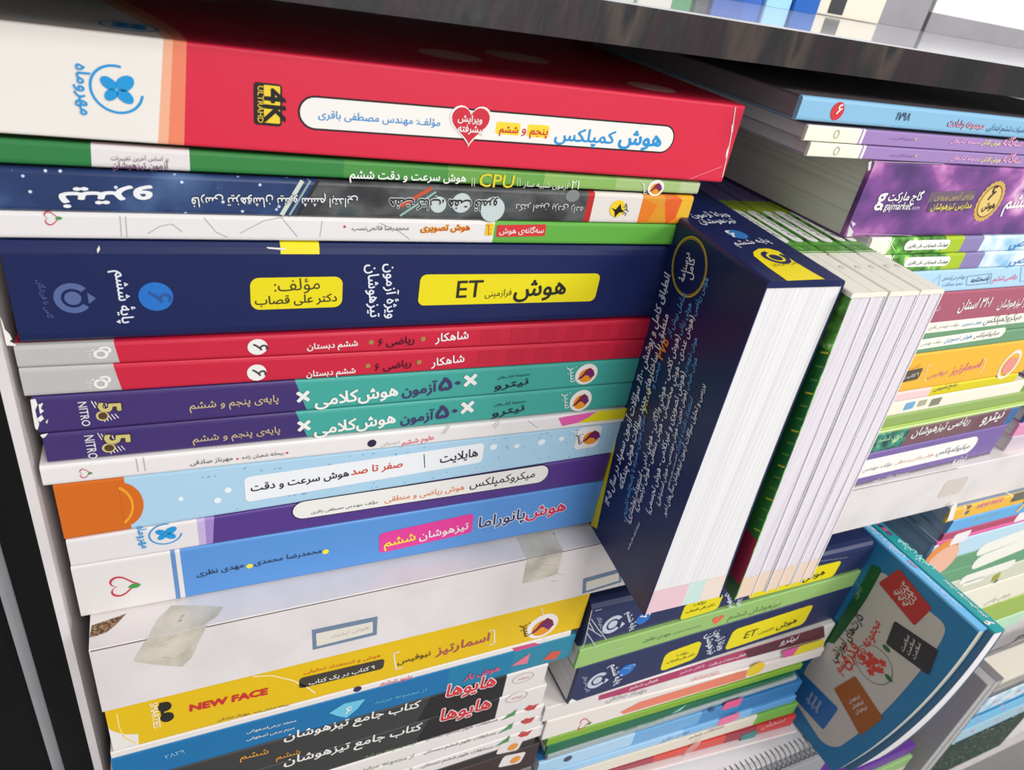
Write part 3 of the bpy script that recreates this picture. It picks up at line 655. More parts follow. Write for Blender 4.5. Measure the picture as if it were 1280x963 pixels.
for k in range(36):
    a0, a1 = math.radians(10 * k), math.radians(10 * k + 10); tf.put(mb, [(o[0] + r * math.cos(a), o[1] + r * math.sin(a)) for r, a in ((9, a0), (9, a1), (8.1, a1), (8.1, a0))], [(0, 1, 2, 3)], (30, 150, 214), .2)
for k in range(4):
    a = math.radians(45 + 90 * k); tf.put(mb, [(o[0] + 3.6 * math.cos(a) + 3.6 * math.cos(t) * .8, o[1] + 3.6 * math.sin(a) + 3.2 * math.sin(t) * .8) for t in [i * math.pi / 6 for i in range(12)]], [tuple(range(12))], (30, 150, 214), .2)
for cx, cy, r in ((165, 40, 14), (205, 60, 16), (255, 20, 12)):
    tf.put(mb, [(cx + r * math.cos(t), cy + .8 * r * math.sin(t)) for t in [i * math.pi / 9 for i in range(18)]], [tuple(range(18))], (232, 160, 150), .12)
mb.build_parts('cover_print', b.front)
# ---------------------------------------------------------------- books standing on their fore-edges, spines up
def standing(x0, yf, z0, T0, T1, H, L, yaw, lean=0.0):
    """t to the right, s from the tail (front) into the shelf, d from the spine down; lean = sideways shift of the foot"""
    cy, sy = math.cos(yaw), math.sin(yaw)
    def F(t, s, d):
        k = d / H; w = T0 + (T1 - T0) * k * k
        x = lean * k + t / T0 * w
        return (x0 + x * cy + s * sy, yf - x * sy * .3 + s * cy, z0 + H - d)
    return F
H = 203.0
F = standing(272.6, -77.3, ST + .1, 44.0, 54.0, H, 280, 0.085, 1.2)
b = Book('thick navy book standing spine up, its white page edges facing out', F, 44.0, 280, H, NAVY, top=NAVY, bottom=NAVY, pages=(232, 230, 230),
         group='books standing spine up on the middle shelf', ns=4, nd=14, upright=True, r=2.0)
# upright: t grows to the right, so the left-facing front cover is t = 0
b.front.name, b.back.name = 'back_cover', 'front_cover'; b.front, b.back = b.back, b.front
s = b.sp = Face(lambda a, bb, off: F(a, bb, -off), 22, 40); b.let = Prints(); b.emb = Prints()
s.poly(b.emb, [(984, 351), (1031, 349), (1010, 337), (981, 319.5), (973, 314), (960, 310.5), (948, 311), (941.5, 315), (942.5, 320), (960, 334)], (246, 226, 20))
c = s.at((970, 322))
def arc(face, mb, c, r0, r1, a0, a1, col, off=.24, n=30):
    face.put(mb, [c + r * np.array([math.cos(math.radians(a)), math.sin(math.radians(a))]) for k in range(n + 1) for a in [a0 + (a1 - a0) * k / n] for r in (r0, r1)], [(2 * k, 2 * k + 1, 2 * k + 3, 2 * k + 2) for k in range(n)], col, off)
arc(s, b.emb, c, 7.0, 4.6, 100, 395, (36, 40, 84)); arc(s, b.emb, c, 3.2, 0.01, 0, 360, (36, 40, 84))
b.t('گامی تا فرزانگان', (966, 333), (998, 330), (110, 96, 30), 0, 1.0, .3)
b.t('پایه ششم', (920, 307), (963, 303), (224, 228, 240), .01, 1.2); arc(s, b.emb, s.at((921, 293)), 5.6, .01, 0, 360, (52, 122, 192)); b.t('۶', (917, 297), (925, 296.5), WH, .02, 1.0, .4)
b.t('تیزهوشان', (876, 280), (921, 278), (224, 228, 240), .014, 1.25); b.t('ویژ\u06c0 آزمون', (866, 272), (912, 270), (224, 228, 240), .014, 1.25)
b.done()
cf = Face(lambda a, bb, off: F(-off, a, bb), 40, 60)
mb = Prints(); lt = Prints()
def row(t, top, bot, col, bold=0.014, sy=1.3, q=None): cf.text(q if q is not None else lt, t, bot, top, col, bold, sy, .3)
TW = (236, 238, 246); TB = (96, 164, 222)
row('انطباق کامل و پوشش ۱۰۰٪ سؤالات آزمون سمپاد در سال ۱۴۰۵', (838, 345), (761, 634), TW, .018)
row('منطبق با ساختارهای جدید سؤالات هوش چندگانه', (836, 395), (778, 613), TW, .018)
row('شامل بیش از', (858, 369), (838, 421), TB); row('۳۷۵', (836, 428), (828, 452), (240, 160, 40), .03, 1.0); row('مبحث و', (826, 455), (818, 486), TB); row('۶۰۰۰+', (816, 489), (809, 517), (240, 214, 40), .03, 1.0)
row('سؤال هوش، همراه با پاسخ‌نامه تشریحی', (807, 520), (781, 652), TB)
row('هوش زبانی', (865, 381), (851, 419), TB); row('(هوش کلامی - هوش واژگانی - هوش ادبی - استعداد نوشتاری)', (850, 421), (787, 655), TW)
row('هوش ریاضی', (886, 349), (869, 395), TB); row('(هوش عددی - هوش محاسباتی - هوش منطقی - هوش ترکیبیاتی)', (868, 397), (797, 640), TW)
row('هوش شهودی', (872, 424), (858, 465), TB); row('(هوش تصویری و غیرکلامی - هوش تجسمی)', (857, 467), (812, 643), TW)
row('هوش طبیعی', (872, 449), (860, 488), TB); row('(هوش تجربی - هوش مهندسی - هوش استنباطی)', (859, 490), (824, 633), TW)
row('استعداد دقت و تمرکز', (867, 499), (848, 566), TB); row('(هوش سرعت، مقایسه و تناقض)', (847, 568), (836, 612), TW)
row('بررسی و تحلیل سؤالات آزمون تیزهوشان سال‌های اخیر', (882, 482), (832, 646), TW)
row('استعداد کشف خطا و مقایسه', (800, 655), (786, 688), TW)
e = cf.at((861, 334)); rx = abs(cf.at((861, 306))[1] - e[1]); ry = abs(cf.at((879, 334))[0] - e[0]); rr = 14.5
arc(cf, mb, e, rr, rr - .7, 0, 360, (214, 186, 40), .2, 44); arc(cf, mb, e, rr - 1.1, rr - 1.4, 0, 360, (214, 186, 40), .2, 44)
row('درسنام\u06c0', (862.5, 317), (855, 353), TW, .014); row('کامل', (869, 324), (864.5, 350), TW, .014)
cf.poly(mb, [(771, 545), (768, 561), (757, 610), (746, 661), (738, 657), (745, 610), (757, 560), (762, 545)], (222, 200, 24), .15)
cf.text(lt, 'هوش فرازمینی', (748, 618), (764, 556), (50, 46, 30), .01, .5, .3)
mb.build_parts('emblem', b.front); lt.build_parts('lettering', b.front)
# tinted thumb-index at the foot of the page block, seen on the tail edge
tail = Face(lambda a, bb, off: F(a, .5 - off, bb), 22, 150)
mb = MB()
for a0, a1, cc in ((1, 21, (232, 196, 204)), (21, 24, (206, 226, 222)), (24, 31, (200, 226, 220)), (31, 43, (236, 220, 206))): tail.put(mb, [(a0, 184), (a1, 184), (a1, 202.4), (a0, 202.4)], [(0, 1, 2, 3)], cc, .15)
mb.build('thumb_index', b.pages)

# six white and green workbooks of one series
CRM = (240, 236, 218); LEAF = ('leafy', (86, 150, 58)); LIME = (170, 196, 40); VIO = (112, 98, 160)
ths = [13.6, 10.2, 9.6, 11.2, 8.6, 9.2]; x = 318.2
ords = ['first', 'second', 'third', 'fourth', 'fifth', 'last']
for k, tk in enumerate(ths):
    hk = 198.6 - .3 * (k % 2); F = standing(x + .1, -82.5 + [0, .6, -.4, .3, -.2, .5][k], ST + .1, tk - .15, tk - .15, hk, 250, 0.085, 16.0)
    T = tk - .15
    b = Book('white and green workbook standing spine up, %s of six right of the upright navy book' % ords[k], F, T, 250, hk, CRM, ab_bands=[(42, LEAF), (100, LIME), (118, VIO)],
             top=(236, 232, 232), bottom=LEAF if k == 0 else (236, 234, 234), pages=(226, 219, 226), group='green series workbooks standing spine up', ns=3, nd=8, upright=True, r=1.4)
    b.front.name, b.back.name = 'back_cover', 'front_cover'; b.front, b.back = b.back, b.front
    s = b.sp = Face(lambda a, bb, off, F=F: F(a, bb, -off), T / 2, 60)
    s.put(b.emb, [(0, 41.4), (T, 41.4), (T, 43), (0, 43)], [(0, 1, 2, 3)], (236, 240, 220), .14); s.put(b.emb, [(0, 44.2), (T, 44.2), (T, 45), (0, 45)], [(0, 1, 2, 3)], (226, 236, 190), .14)
    ab = []
    for cx, a0 in ((98, 0), (60, 180)):
        for q in range(9): a = math.radians(a0 + 180 * q / 8); ab.append((T / 2 + T * .34 * math.cos(a), cx + T * .34 * math.sin(a)))
    s.put(b.emb, ab, [tuple(range(18))], (240, 240, 232), .2)
    s.text_ab(b.let, 'هوشنگ علیمرادی، علی باقری', (T * .66, 62), (T * .66, 96), (70, 80, 60), .01, 1.2)
    arc(s, b.emb, np.array((T * .5, 26.)), 1.6, 1.2, 20, 300, (150, 150, 140))
    b.done()
    if k == 0:
        mb = MB(); cv = Face(lambda a, bb, off: F(-off, a, bb), 2, 100)
        for d0, d1, cc in ((30, 110, (40, 112, 56)), (110, 150, (54, 124, 56)), (150, 186, (170, 40, 70)), (186, 199, (46, 96, 50))): cv.put(mb, [(0, d0), (60, d0), (60, d1), (0, d1)], [(0, 1, 2, 3)], cc, .12)
        for q in range(16): d0 = 30 + q * 7.5; cv.put(mb, [(.4, d0), (5, d0 + 2), (5, d0 + 3.2), (.4, d0 + 1)], [(0, 1, 2, 3)], (206, 206, 60) if q % 3 == 0 else (96, 160, 70), .16)
        mb.build('cover_print', b.front)
    tl = Face(lambda a, bb, off, F=F: F(a, .5 - off, bb), T / 2, 150)
    mb = MB(); tl.put(mb, [(.8, hk - 18), (T - .8, hk - 18), (T - .8, hk - .8), (.8, hk - .8)], [(0, 1, 2, 3)], (232, 208, 186), .15); mb.build('thumb_index', b.pages)
    x += tk

# ---------------------------------------------------------------- pile on the right of the middle shelf
YR = 0.027; GR = 'pile at the right of the middle shelf'
def rb(s0, s1, z1, z0, dy=0.0):
    # frame starts at X = 300, Y = -24
    return flat(300, -24, YR, s0 - 300, s1 - 300, (z1, z1), (z0, z0), dy)
PG = (200, 196, 190)
F, T, L = rb(420, 671, -42.6, -44.4); b = Book('very thin grey booklet, lowest of the right pile on the white shelf', F, T, L, 200, (120, 116, 124), group=GR, r=.5)
b.t('نیترو', (1190, 579), (1206, 575), WH, .01); b.t('مجموعه مقالات علوم', (1090, 603), (1135, 592), (220, 216, 220)); b.done()
F, T, L = rb(420, 670, -12.6, -42.6); b = Book('lilac book with a white title bar on the very thin grey booklet', F, T, L, 205, (126, 104, 166), group=GR)
b.sp.rrect(b.emb, (1066, 590), (1220, 555), 14, (246, 244, 238), 1.0); b.t('میکروکمپلکس', (1170, 569), (1211, 560), (110, 100, 120), .006); b.t('هوش ریاضی و منطقی', (1118, 581), (1166, 570), (226, 160, 140)); b.t('مؤلف: مهندس', (1078, 590), (1114, 582), (150, 146, 150)); b.done()
F, T, L = rb(420, 672, 5.0, -12.6); b = Book('brown, teal and blue book with white writing, lying on the lilac book', F, T, L, 205, ('leafy', (70, 140, 120)), group=GR, bands=[((1130, 552), (126, 92, 98)), ((1215, 535), (120, 84, 96)), ((1256, 526), (66, 110, 160))])
b.t('پایه‌ی ششم', (1097, 553), (1128, 546), (190, 226, 196), .01); b.t('ریاضی تیزهوشان', (1139, 546), (1211, 529), WH, .02); b.t('نیترو', (1226, 529), (1252, 522), WH, .02); b.done()
F, T, L = rb(420, 676, 10.2, 5.0); b = Book('thin lime-striped booklet lying under the olive booklet of the right pile', F, T, L, 205, (176, 206, 96), group=GR, r=.7)
b.sp.put(b.emb, [(0, .3 * T), (L, .3 * T), (L, .62 * T), (0, .62 * T)], [(0, 1, 2, 3)], (226, 240, 190), .14); b.done()
F, T, L = rb(420, 676, 20.4, 10.2); b = Book('olive green booklet lying under the cream book of the right pile', F, T, L, 205, (150, 178, 100), group=GR); b.done()
F, T, L = rb(420, 655, 32.4, 20.4); b = Book('plain cream book with three small dark words, above the olive booklet of the right pile', F, T, L, 200, (242, 238, 218), group=GR)
b.sp.rrect(b.emb, (1131, 509), (1143, 506), 6, (120, 170, 214), .2); b.sp.rrect(b.emb, (1148, 505), (1158, 503), 5, (180, 176, 150), .2); b.sp.rrect(b.emb, (1163, 504), (1176, 501), 6, (140, 138, 120), .2); b.done()
F, T, L = rb(420, 637, 41.0, 32.4); b = Book('thin yellow and pink book lying under the amber book of the right pile', F, T, L, 200, (240, 208, 206), bands=[((1163, 490), (222, 206, 36))], group=GR)
b.t('پاسخ تشریحی', (1167, 489), (1196, 482), (60, 70, 110)); b.done()
F, T, L = rb(420, 640, 71.6, 41.0); b = Book('amber book with white brackets round its pink title, in the right pile', F, T, L, 205, (240, 186, 60), group=GR)
b.sp.rrect(b.emb, (1100, 478), (1151, 467), 10, (96, 84, 70), .4); b.t('۹ کتاب در یک کتاب', (1108, 479), (1147, 469.5), WH, .01); b.t('کتاب مرجع هوش', (1115, 467), (1150, 459), (226, 130, 80))
b.t('اسمارتیز', (1188, 468), (1225, 459), (236, 140, 150), .024); b.t('نیوفیس', (1160, 473), (1184, 467), (214, 160, 150), .01)
for p in ([(1164, 456), (1160, 457.5), (1155, 476), (1158, 476)], [(1229, 449), (1233, 449), (1228, 464), (1224, 465.5)]): b.sp.line(b.emb, p, .6, (250, 236, 200))
b.sp.disc(b.emb, (1262, 456), 12, (250, 232, 214), .2, 1.2, .78); b.sp.disc(b.emb, (1262, 457), 8, (236, 150, 140), .2); b.done()
for z1, z0, lab, pill, ta, tb, td in ((82.6, 71.6, 'lower of two alike sage green books, right above the amber book with brackets', ((1130, 434), (1256, 415)), (1180, 428, 1214, 422.5), (1217, 422.5, 1248, 418), (1140, 434, 1176, 428.5)),
                                    (93.8, 82.6, 'upper of two alike sage green books, right under the dusty maroon book', ((1155, 411), (1290, 396)), (1202, 407.5, 1226, 404.5), (1229, 404.5, 1275, 399), (1160, 412, 1198, 407.5))):
    F, T, L = rb(420, 671, z1, z0); b = Book(lab, F, T, L, 205, (112, 158, 118), group=GR)
    b.sp.rrect(b.emb, *pill, 8.5, (246, 244, 230), 1.0); b.t('هوش تصویری', ta[:2], ta[2:], (110, 160, 210), .01); b.t('میکروکمپلکس', tb[:2], tb[2:], (120, 116, 116), .006); b.t('مؤلف: مهندس باقری', td[:2], td[2:], (160, 158, 150)); b.done()
F, T, L = rb(420, 671, 117.0, 93.8); b = Book('dusty maroon book with slanted white writing, in the right pile', F, T, L, 205, (172, 92, 112), group=GR)
b.t('ششم', (1157, 392), (1174, 388), (226, 196, 204)); b.t('۳۱۰۱ استان', (1197, 388), (1236, 383), WH, .02, 1.25); b.t('هوش و تیزهوشان', (1246, 385), (1300, 379), WH, .016, 1.2); b.sp.line(b.emb, [(1184, 374), (1174, 402)], .2, (200, 150, 164)); b.done()
F, T, L = rb(420, 672, 132.8, 117.0); b = Book('pale blue book with pink title and thin black frame, in the right pile', F, T, L, 205, (178, 214, 240), group=GR)
b.sp.line(b.emb, [(1160, 358), (1176, 344), (1172, 362)], .3, (150, 170, 200)); b.t('بهنام بنی‌اسدی', (1178, 350), (1206, 348), (110, 130, 150)); b.t('سعید صداقت', (1178, 358), (1203, 356), (110, 130, 150))
b.sp.line(b.emb, [(1209, 346), (1240, 342), (1238, 354), (1208, 357), (1209, 346)], .3, (70, 84, 110)); b.t('پاسخنامه', (1213, 353.5), (1236, 350), (50, 60, 80), .008); b.t('ریاضی ششم', (1241, 352), (1271, 348), (232, 120, 150), .014); b.sp.line(b.emb, [(1277, 334), (1275, 352), (1290, 351)], .4, (120, 150, 200)); b.done()
for z1, z0, lab, y in ((143.9, 132.8, 'lower of two white, green, violet and sky-blue workbooks lying under the purple book', 327), (154.4, 143.9, 'upper of two white, green, violet and sky-blue workbooks lying under the purple book', 306)):
    F, T, L = rb(398, 656, z1, z0, -1)
    b = Book(lab, F, T, L, 205, CRM, bands=[((1113, y), ('leafy', (92, 158, 60))), ((1180, y), LIME), ((1203, y), (140, 128, 178)), ((1227, y), ('clouds', (140, 196, 232)))], group=GR)
    b.sp.line(b.emb, [(1118, y - 8), (1109, y + 8)], .8, (240, 244, 226)); b.sp.line(b.emb, [(1111, y - 6), (1119, y + 8)], .4, (226, 236, 190))
    b.sp.rrect(b.emb, (1131, y + 1), (1187, y - .5), 9.5, (246, 246, 236), 1.0); b.t('هوشنگ علیمرادی، علی باقری', (1135, y + 3.5), (1184, y + 2), (70, 84, 66), .008); b.t('ریاضی', (1262, y + 3), (1290, y + 1), (60, 130, 190)); b.done()
F, T, L = rb(375.5, 655, 195.6, 154.4)
b = Book('thick purple nebula-patterned book with a gold medallion and white worn corners, in the right pile', F, T, L, 205, ('galaxy', (100, 62, 122), .34), pages=(226, 222, 208), group=GR, top=(86, 62, 110), bottom=(86, 62, 110), r=2)
b.t('گاج مارکت', (1109, 251), (1151, 250), WH, .022); b.t('gajmarket', (1104, 262), (1137, 262), WH, .006, 1.1); b.t('.com', (1138, 262), (1148, 262), (210, 196, 220)); b.t('g', (1094, 256), (1104, 255.5), WH, .02, .9); b.sp.disc(b.emb, (1095.5, 262), 1.2, WH); b.sp.disc(b.emb, (1101.5, 262), 1.2, WH)
b.sp.rrect(b.emb, (1161, 247), (1218, 245), 11, (112, 92, 110), .2, .18); b.t('ویژه‌ی آزمون ورودی', (1168, 249.5), (1216, 247.5), (200, 180, 120)); b.sp.rrect(b.emb, (1160, 259), (1214, 257.5), 10, (92, 70, 108), .2, .18); b.t('مدارس تیزهوشان', (1163, 262), (1213, 260), (236, 214, 80), .016)
n = 22; b.sp.sym(b.emb, (1237, 252), 18, [((1 + .07 * (k % 2)) * math.cos(math.pi * k / n), 1.05 * (1 + .07 * (k % 2)) * math.sin(math.pi * k / n)) for k in range(2 * n)], (206, 168, 86), .2); b.sp.disc(b.emb, (1237, 252), 15, (92, 64, 36), .26, 1.05, .94); b.sp.disc(b.emb, (1237, 252), 14, (226, 194, 116), .24, 1.05)
b.t('۶', (1234, 250), (1240, 250), (66, 48, 30), .02, 1, .4); b.t('هوش', (1227, 262), (1242, 260), (66, 48, 30), .03, 1.2, .4); b.t('ششم', (1254, 261), (1287, 258), WH, .022)
for q in ([(1090, 201), (1088, 212), (1085, 214), (1086, 203)], [(1058, 296), (1062, 282), (1067, 290), (1064, 296)], [(1064, 276), (1070, 280), (1066, 284)]): b.sp.poly(b.wear, q, (214, 206, 214))
b.sp.line(b.wear, [(1092, 202), (1180, 205)], .35, (196, 180, 200)); b.sp.line(b.wear, [(1068, 292), (1140, 294.5)], .35, (180, 160, 186)); b.done()
for z1, z0, s0, lab, y in ((202.4, 195.7, 325.5, 'lower of two alike thin cream and lilac booklets near the top of the right pile', 186), (209.8, 202.6, 320, 'upper of two alike thin cream and lilac booklets near the top of the right pile', 165)):
    F, T, L = rb(s0, s0 + 280, z1, z0, -1)
    b = Book(lab, F, T, L, 203, (240, 236, 216), bands=[((1077, y + 2), (158, 128, 184)), ((1079, y + 2), (236, 230, 236)), ((1082, y + 2), (158, 128, 184))], pages=(206, 202, 200), group=GR, r=.8, top=(160, 150, 166))
    b.sp.disc(b.emb, (1046, y + 3), 4, (190, 180, 160), .2, 1.2, .7); b.t('محمدرضا فاتحی نسب', (1112, y + 9), (1142, y + 10.5), (130, 104, 150)); b.sp.disc(b.emb, (1145, y + 9), 1.2, (226, 206, 60))
    b.t('مجموعه کتاب‌های', (1188, y + 13), (1224, y + 15), (236, 176, 214), .008); b.t('هوش تلاش', (1226, y + 15), (1249, y + 16.5), (240, 226, 140), .01); b.t('سه‌گانه', (1252, y + 16.5), (1275, y + 18), (240, 170, 196), .01); b.done()
F, T, L = rb(310.5, 600, 221.8, 211.2, -1)
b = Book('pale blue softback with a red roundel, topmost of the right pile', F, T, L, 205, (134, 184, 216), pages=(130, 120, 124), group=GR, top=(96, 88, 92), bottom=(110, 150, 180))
F_ = F
b.sp.disc(b.emb, (1047, 139), 9.5, (206, 50, 56)); b.t('۶', (1044.5, 142.5), (1050, 143), (240, 226, 220), .02, .8, .4); b.t('۱۷۹۸', (1119, 150), (1136, 151), (40, 60, 80), .004); b.t('مجموعه رشادت', (1184, 157.5), (1229, 161), (226, 170, 190), .01, outline=((120, 80, 110), .03)); b.t('ریاضیات ششم ابتدایی', (1233, 162), (1285, 166), (60, 90, 120)); b.done()
# next pile along, just entering the frame
z = ST
for hh, s0, cc, lab in ((16, 690, (206, 190, 200), 'pinkish book at the foot of the farthest pile on the white shelf'), (14, 688, (226, 150, 186), 'pink book in the farthest pile on the white shelf'), (16, 690, (70, 110, 160), 'steel-blue book in the farthest pile on the white shelf'), (22, 685, (130, 100, 150), 'mauve book in the farthest pile on the white shelf'), (30, 686, (190, 160, 190), 'pale mauve book near the top of the farthest pile on the white shelf'), (40, 692, (236, 228, 210), 'cream book on top of the farthest pile on the white shelf')):
    F, T, L = flat(0, -14, 0, s0, s0 + 280, (z + hh, z + hh), (z, z)); Book(lab, F, T, L, 200, cc, group='farthest pile on the middle shelf').done(); z += hh
# ---------------------------------------------------------------- lower shelf, pile on the left
GLL = 'pile at the left under the white shelf'
def ll(s0, s1, zt, zb, dy=0.0): return flat(0, -18, 0, s0, s1, (zt, zt) if not isinstance(zt, tuple) else zt, (zb, zb) if not isinstance(zb, tuple) else zb, dy)
F, T, L = ll(5, 285, -92.0, -129.5)
b = Book('golden yellow book with red block capitals and sunglasses, right under the white shelf', F, T, L, 205, (236, 230, 224), bands=[(((172, 884), (172, 925)), (230, 190, 14))], group=GLL, top=(230, 190, 14))
s = b.sp; o = s.at((178, 885)); 
ab = [np.clip(o + 18.5 * np.array([math.cos(t), 1.15 * math.sin(t)]), [0, .4], [L, T - .4]) for t in [math.radians(a) for a in range(90, 271, 10)]]; s.put(b.emb, ab, [tuple(range(len(ab)))], (230, 190, 14), .15)
s.line(b.emb, [(146, 893), (149, 910), (156, 922), (170, 930)], .7, (246, 220, 120)); s.line(b.emb, [(316, 846), (340, 845), (366, 851), (386, 861), (394, 867)], .8, (250, 236, 190))
b.t('SMARTIES', (187, 880), (192, 911), (250, 244, 220), .008); s.disc(b.emb, (206, 884), 6.4, (40, 36, 34), .2, 1.25); s.disc(b.emb, (209, 897), 6.4, (40, 36, 34), .2, 1.25); s.line(b.emb, [(201, 879), (205, 902)], 1.6, (40, 36, 34), .24)
b.t('NEW FACE', (238, 889.5), (334, 868), (206, 44, 52), .05, .95)
s.rrect(b.emb, (374, 855), (480, 830), 12, (66, 60, 52), .5); b.t('۹ کتاب در یک کتاب', (386, 856.5), (468, 836), WH, .016); b.t('هوش و استعداد تحلیلی', (380, 843), (476, 821), (214, 110, 40), .004, .8)
s.line(b.emb, [(500, 815), (492, 817), (495, 837), (503, 835)], .8, WH); b.t('نیوفیس', (497, 831), (538, 819), (92, 80, 30), .014); b.t('اسمارتیز', (545, 819), (611, 801), (176, 84, 90), .024); s.line(b.emb, [(611, 789), (618, 787.5), (618, 805), (611, 807)], .8, WH)
for k in range(12): s.line(b.emb, [(628 + k * 3, 775 - k * .8), (630 + k * 3, 806 - k * .9)], .3, (240, 206, 70), .12)
phoenix(s, b.emb, (678, 783), 16, True, False); b.t('سبز', (653, 781), (656, 797), (110, 70, 20), .01); s.line(b.emb, [(677, 760), (679, 769)], .5, WH); s.line(b.emb, [(680, 798), (682, 803)], .5, WH); b.done()
F, T, L = ll(3.5, 279, -129.6, -134.8); b = Book('thin white book between the golden yellow book and the blue book', F, T, L, 203, (232, 226, 222), group=GLL, r=.7)
b.t('مهرناز صادقی', (272, 902), (312, 893), (90, 86, 90)); b.t('ریحانه شعبان زاده', (318, 892), (362, 882), (90, 86, 90)); b.t('علوم ششم', (476, 857), (516, 848), (226, 110, 130), .014); b.sp.disc(b.emb, (447, 862), 4, (50, 44, 80)); b.sp.poly(b.emb, [(640, 811), (668, 804), (676, 806), (644, 815)], (206, 80, 130)); b.done()
F, T, L = ll(3, 284, (-134.9, -134.9), (-160, -160)); b = Book('blue book with three white lines of small print, lying on the two black books', F, T, L, 205, (22, 112, 168), bands=[((560, 850), (28, 124, 164)), ((640, 832), (44, 132, 160))], group=GLL)
b.t('محمد برجی‌اصفهانی', (308, 917), (370, 902), WH, .01); b.t('مریم برجی اصفهانی', (308, 926), (368, 911), WH, .01); b.t('۲۸۲۹', (207, 949), (231, 941), (150, 200, 226)); b.sp.sym(b.emb, (434, 887), 17, [(-1, .1), (-.2, .6), (1, .5), (.6, -.2), (0, -.8), (-.5, -.4)], (110, 196, 226)); b.t('۶', (431, 893), (439, 891), WH, .01, .9, .4)
b.t('از مجموعه مرشد', (468, 880), (532, 864), (110, 190, 216)); b.t('هوش یار', (580, 850), (624, 838), (226, 90, 120), .026, outline=((60, 60, 140), .03)); b.sp.sym(b.emb, (651, 826), 9, [(-1, -.5), (.9, .8), (.9, -.8)], (220, 120, 140)); b.sp.sym(b.emb, (690, 820), 9, [(-1, -.3), (-.2, .7), (1, .4), (.6, -.8)], (206, 90, 70)); b.done()
for zt, zb, s1, lab, A in ((-160.1, -184.8, 268, 'upper of two alike black books with red and white title, under the blue book', dict(t=((355, 926), (524, 884)), r=((557, 872), (618, 857)), c=(654, 848), m=((468, 915), (533, 898)))),
                         (-184.9, -209.6, 272, 'lower of two alike black books with red and white title, under the blue book', dict(t=((355, 957), (526, 912)), r=((550, 902), (612, 885)), c=(646, 872), m=((464, 947), (530, 930))))):
    F, T, L = ll(0, s1, zt, zb); b = Book(lab, F, T, L, 205, (58, 58, 58), bands=[(((538, 874), (520, 906)) if zt > -170 else ((536, 905), (516, 936)), (36, 34, 36)), ((A['c'][0] - 22, A['c'][1] + 6), (226, 220, 216))], group=GLL)
    b.t('کتاب جامع تیزهوشان', *A['t'], WH, .02); b.t('هایوها', *A['r'], (206, 50, 60), .03, 1.2, outline=((244, 240, 238), .06)); b.sp.disc(b.emb, A['c'], 11, (190, 170, 166), .2, .6, .9); b.t('مرشد', (A['c'][0] - 7, A['c'][1] + 3), (A['c'][0] + 7, A['c'][1] - 1), (206, 120, 110)); b.t('ششم', (300 if zt > -170 else 345, 950), (335 if zt > -170 else 375, 942), (226, 160, 60), .01); b.done()
for k, (zt, zb, s1, lab) in enumerate(((-209.7, -223.4, 275, 'uppermost of three alike white booklets with small red and green marks, under the black books'), (-223.5, -238.2, 277.5, 'middle of three alike white booklets with small red and green marks, under the black books'), (-238.3, -252.6, 280.5, 'lowest of three alike white booklets with small red and green marks, under the black books'))):
    F, T, L = ll(0, s1, zt, zb); b = Book(lab, F, T, L, 205, (230, 223, 220), group=GLL); y = [0, 17, 34][k]
    b.t('مسابقات علوم ششم دبستان', (533 - k * 3, 926 + y), (622 - k * 3, 901 + y), (130, 110, 112), .01); b.t('از مجموعه مرشد', (455 - k * 3, 948 + y), (520 - k * 3, 930 + y), (130, 150, 110), .006)
    b.sp.sym(b.emb, (636 - k * 4, 894 + y * .97), 7, [(-1, -.8), (1, .7), (.9, -.5)], (84, 150, 90)); b.sp.sym(b.emb, (664 - k * 4, 885 + y * .97), 7, [(-1, .1), (-.4, .7), (.3, .3), (1, .4), (.5, -.6), (-.4, -.5)], (200, 70, 66)); b.done()
for zt, zb, s1, cc, lab in ((-252.7, -262.5, 276, (50, 44, 46), 'dark book with a pale sticker, under the three white booklets'), (-262.6, -294, 282, (62, 46, 46), 'dark brown book at the bottom edge of the left lower pile')):
    F, T, L = ll(0, s1, zt, zb); b = Book(lab, F, T, L, 205, cc, group=GLL)
    x, y = (637, 934) if zt > -260 else (640, 950)
    b.sp.rrect(b.emb, (x - 14, y + 3), (x + 14, y - 3), 11, (230, 222, 220), .4); b.sp.disc(b.emb, (x + 4, y), 5, (226, 150, 60), .26); b.done()
for k, (a, c_) in enumerate(((-294.1, -346), (-346.1, -398), (-398.1, -449.9))):
    F, T, L = ll(0, 281, a, c_); Book('thick grey book at the foot of the left lower pile', F, T, L, 205, (120, 118, 122), group='grey books at the foot of the left lower pile').done()

# ---------------------------------------------------------------- lower shelf, pile in the middle
GM = 'pile in the middle under the white shelf'
def zx(p, oy, yaw, ox=0.0):
    d = CAM_R.T @ np.array([(p[0] - 640) / (CAM_F * 1280), (p[1] - 481.5) / (CAM_F * 1280), 1.0]); N = np.array([-math.sin(yaw), math.cos(yaw), 0])
    t = ((np.array([ox, oy, 0]) - CAM_POS) @ N) / (d @ N); q = CAM_POS + t * d
    return (q[0] - ox) / math.cos(yaw), q[2]
def mbk(s0, s1, top, bot, oy=-23):
    """top / bot: two photo points on the edge, or a fixed height pair"""
    zz = []
    for e in (top, bot):
        if isinstance(e[0], tuple):
            (xa, za), (xb, zb) = zx(e[0], oy, 0), zx(e[1], oy, 0); m = (zb - za) / (xb - xa); zz.append((za + m * (s0 - xa), za + m * (s1 - xa)))
        else: zz.append(e)
    return flat(0, oy, 0, s0, s1, zz[0], zz[1])
def navy_low(lab, s0, s1, zt, zb, A, r):
    F, T, L = flat(0, -22.5, 0, s0, s1, zt, zb)
    b = Book(lab, F, T, L, 205, (38, 48, 88), group=GM, top=(34, 44, 84), bottom=(38, 48, 88), r=r); navy_spine(b, A); return b
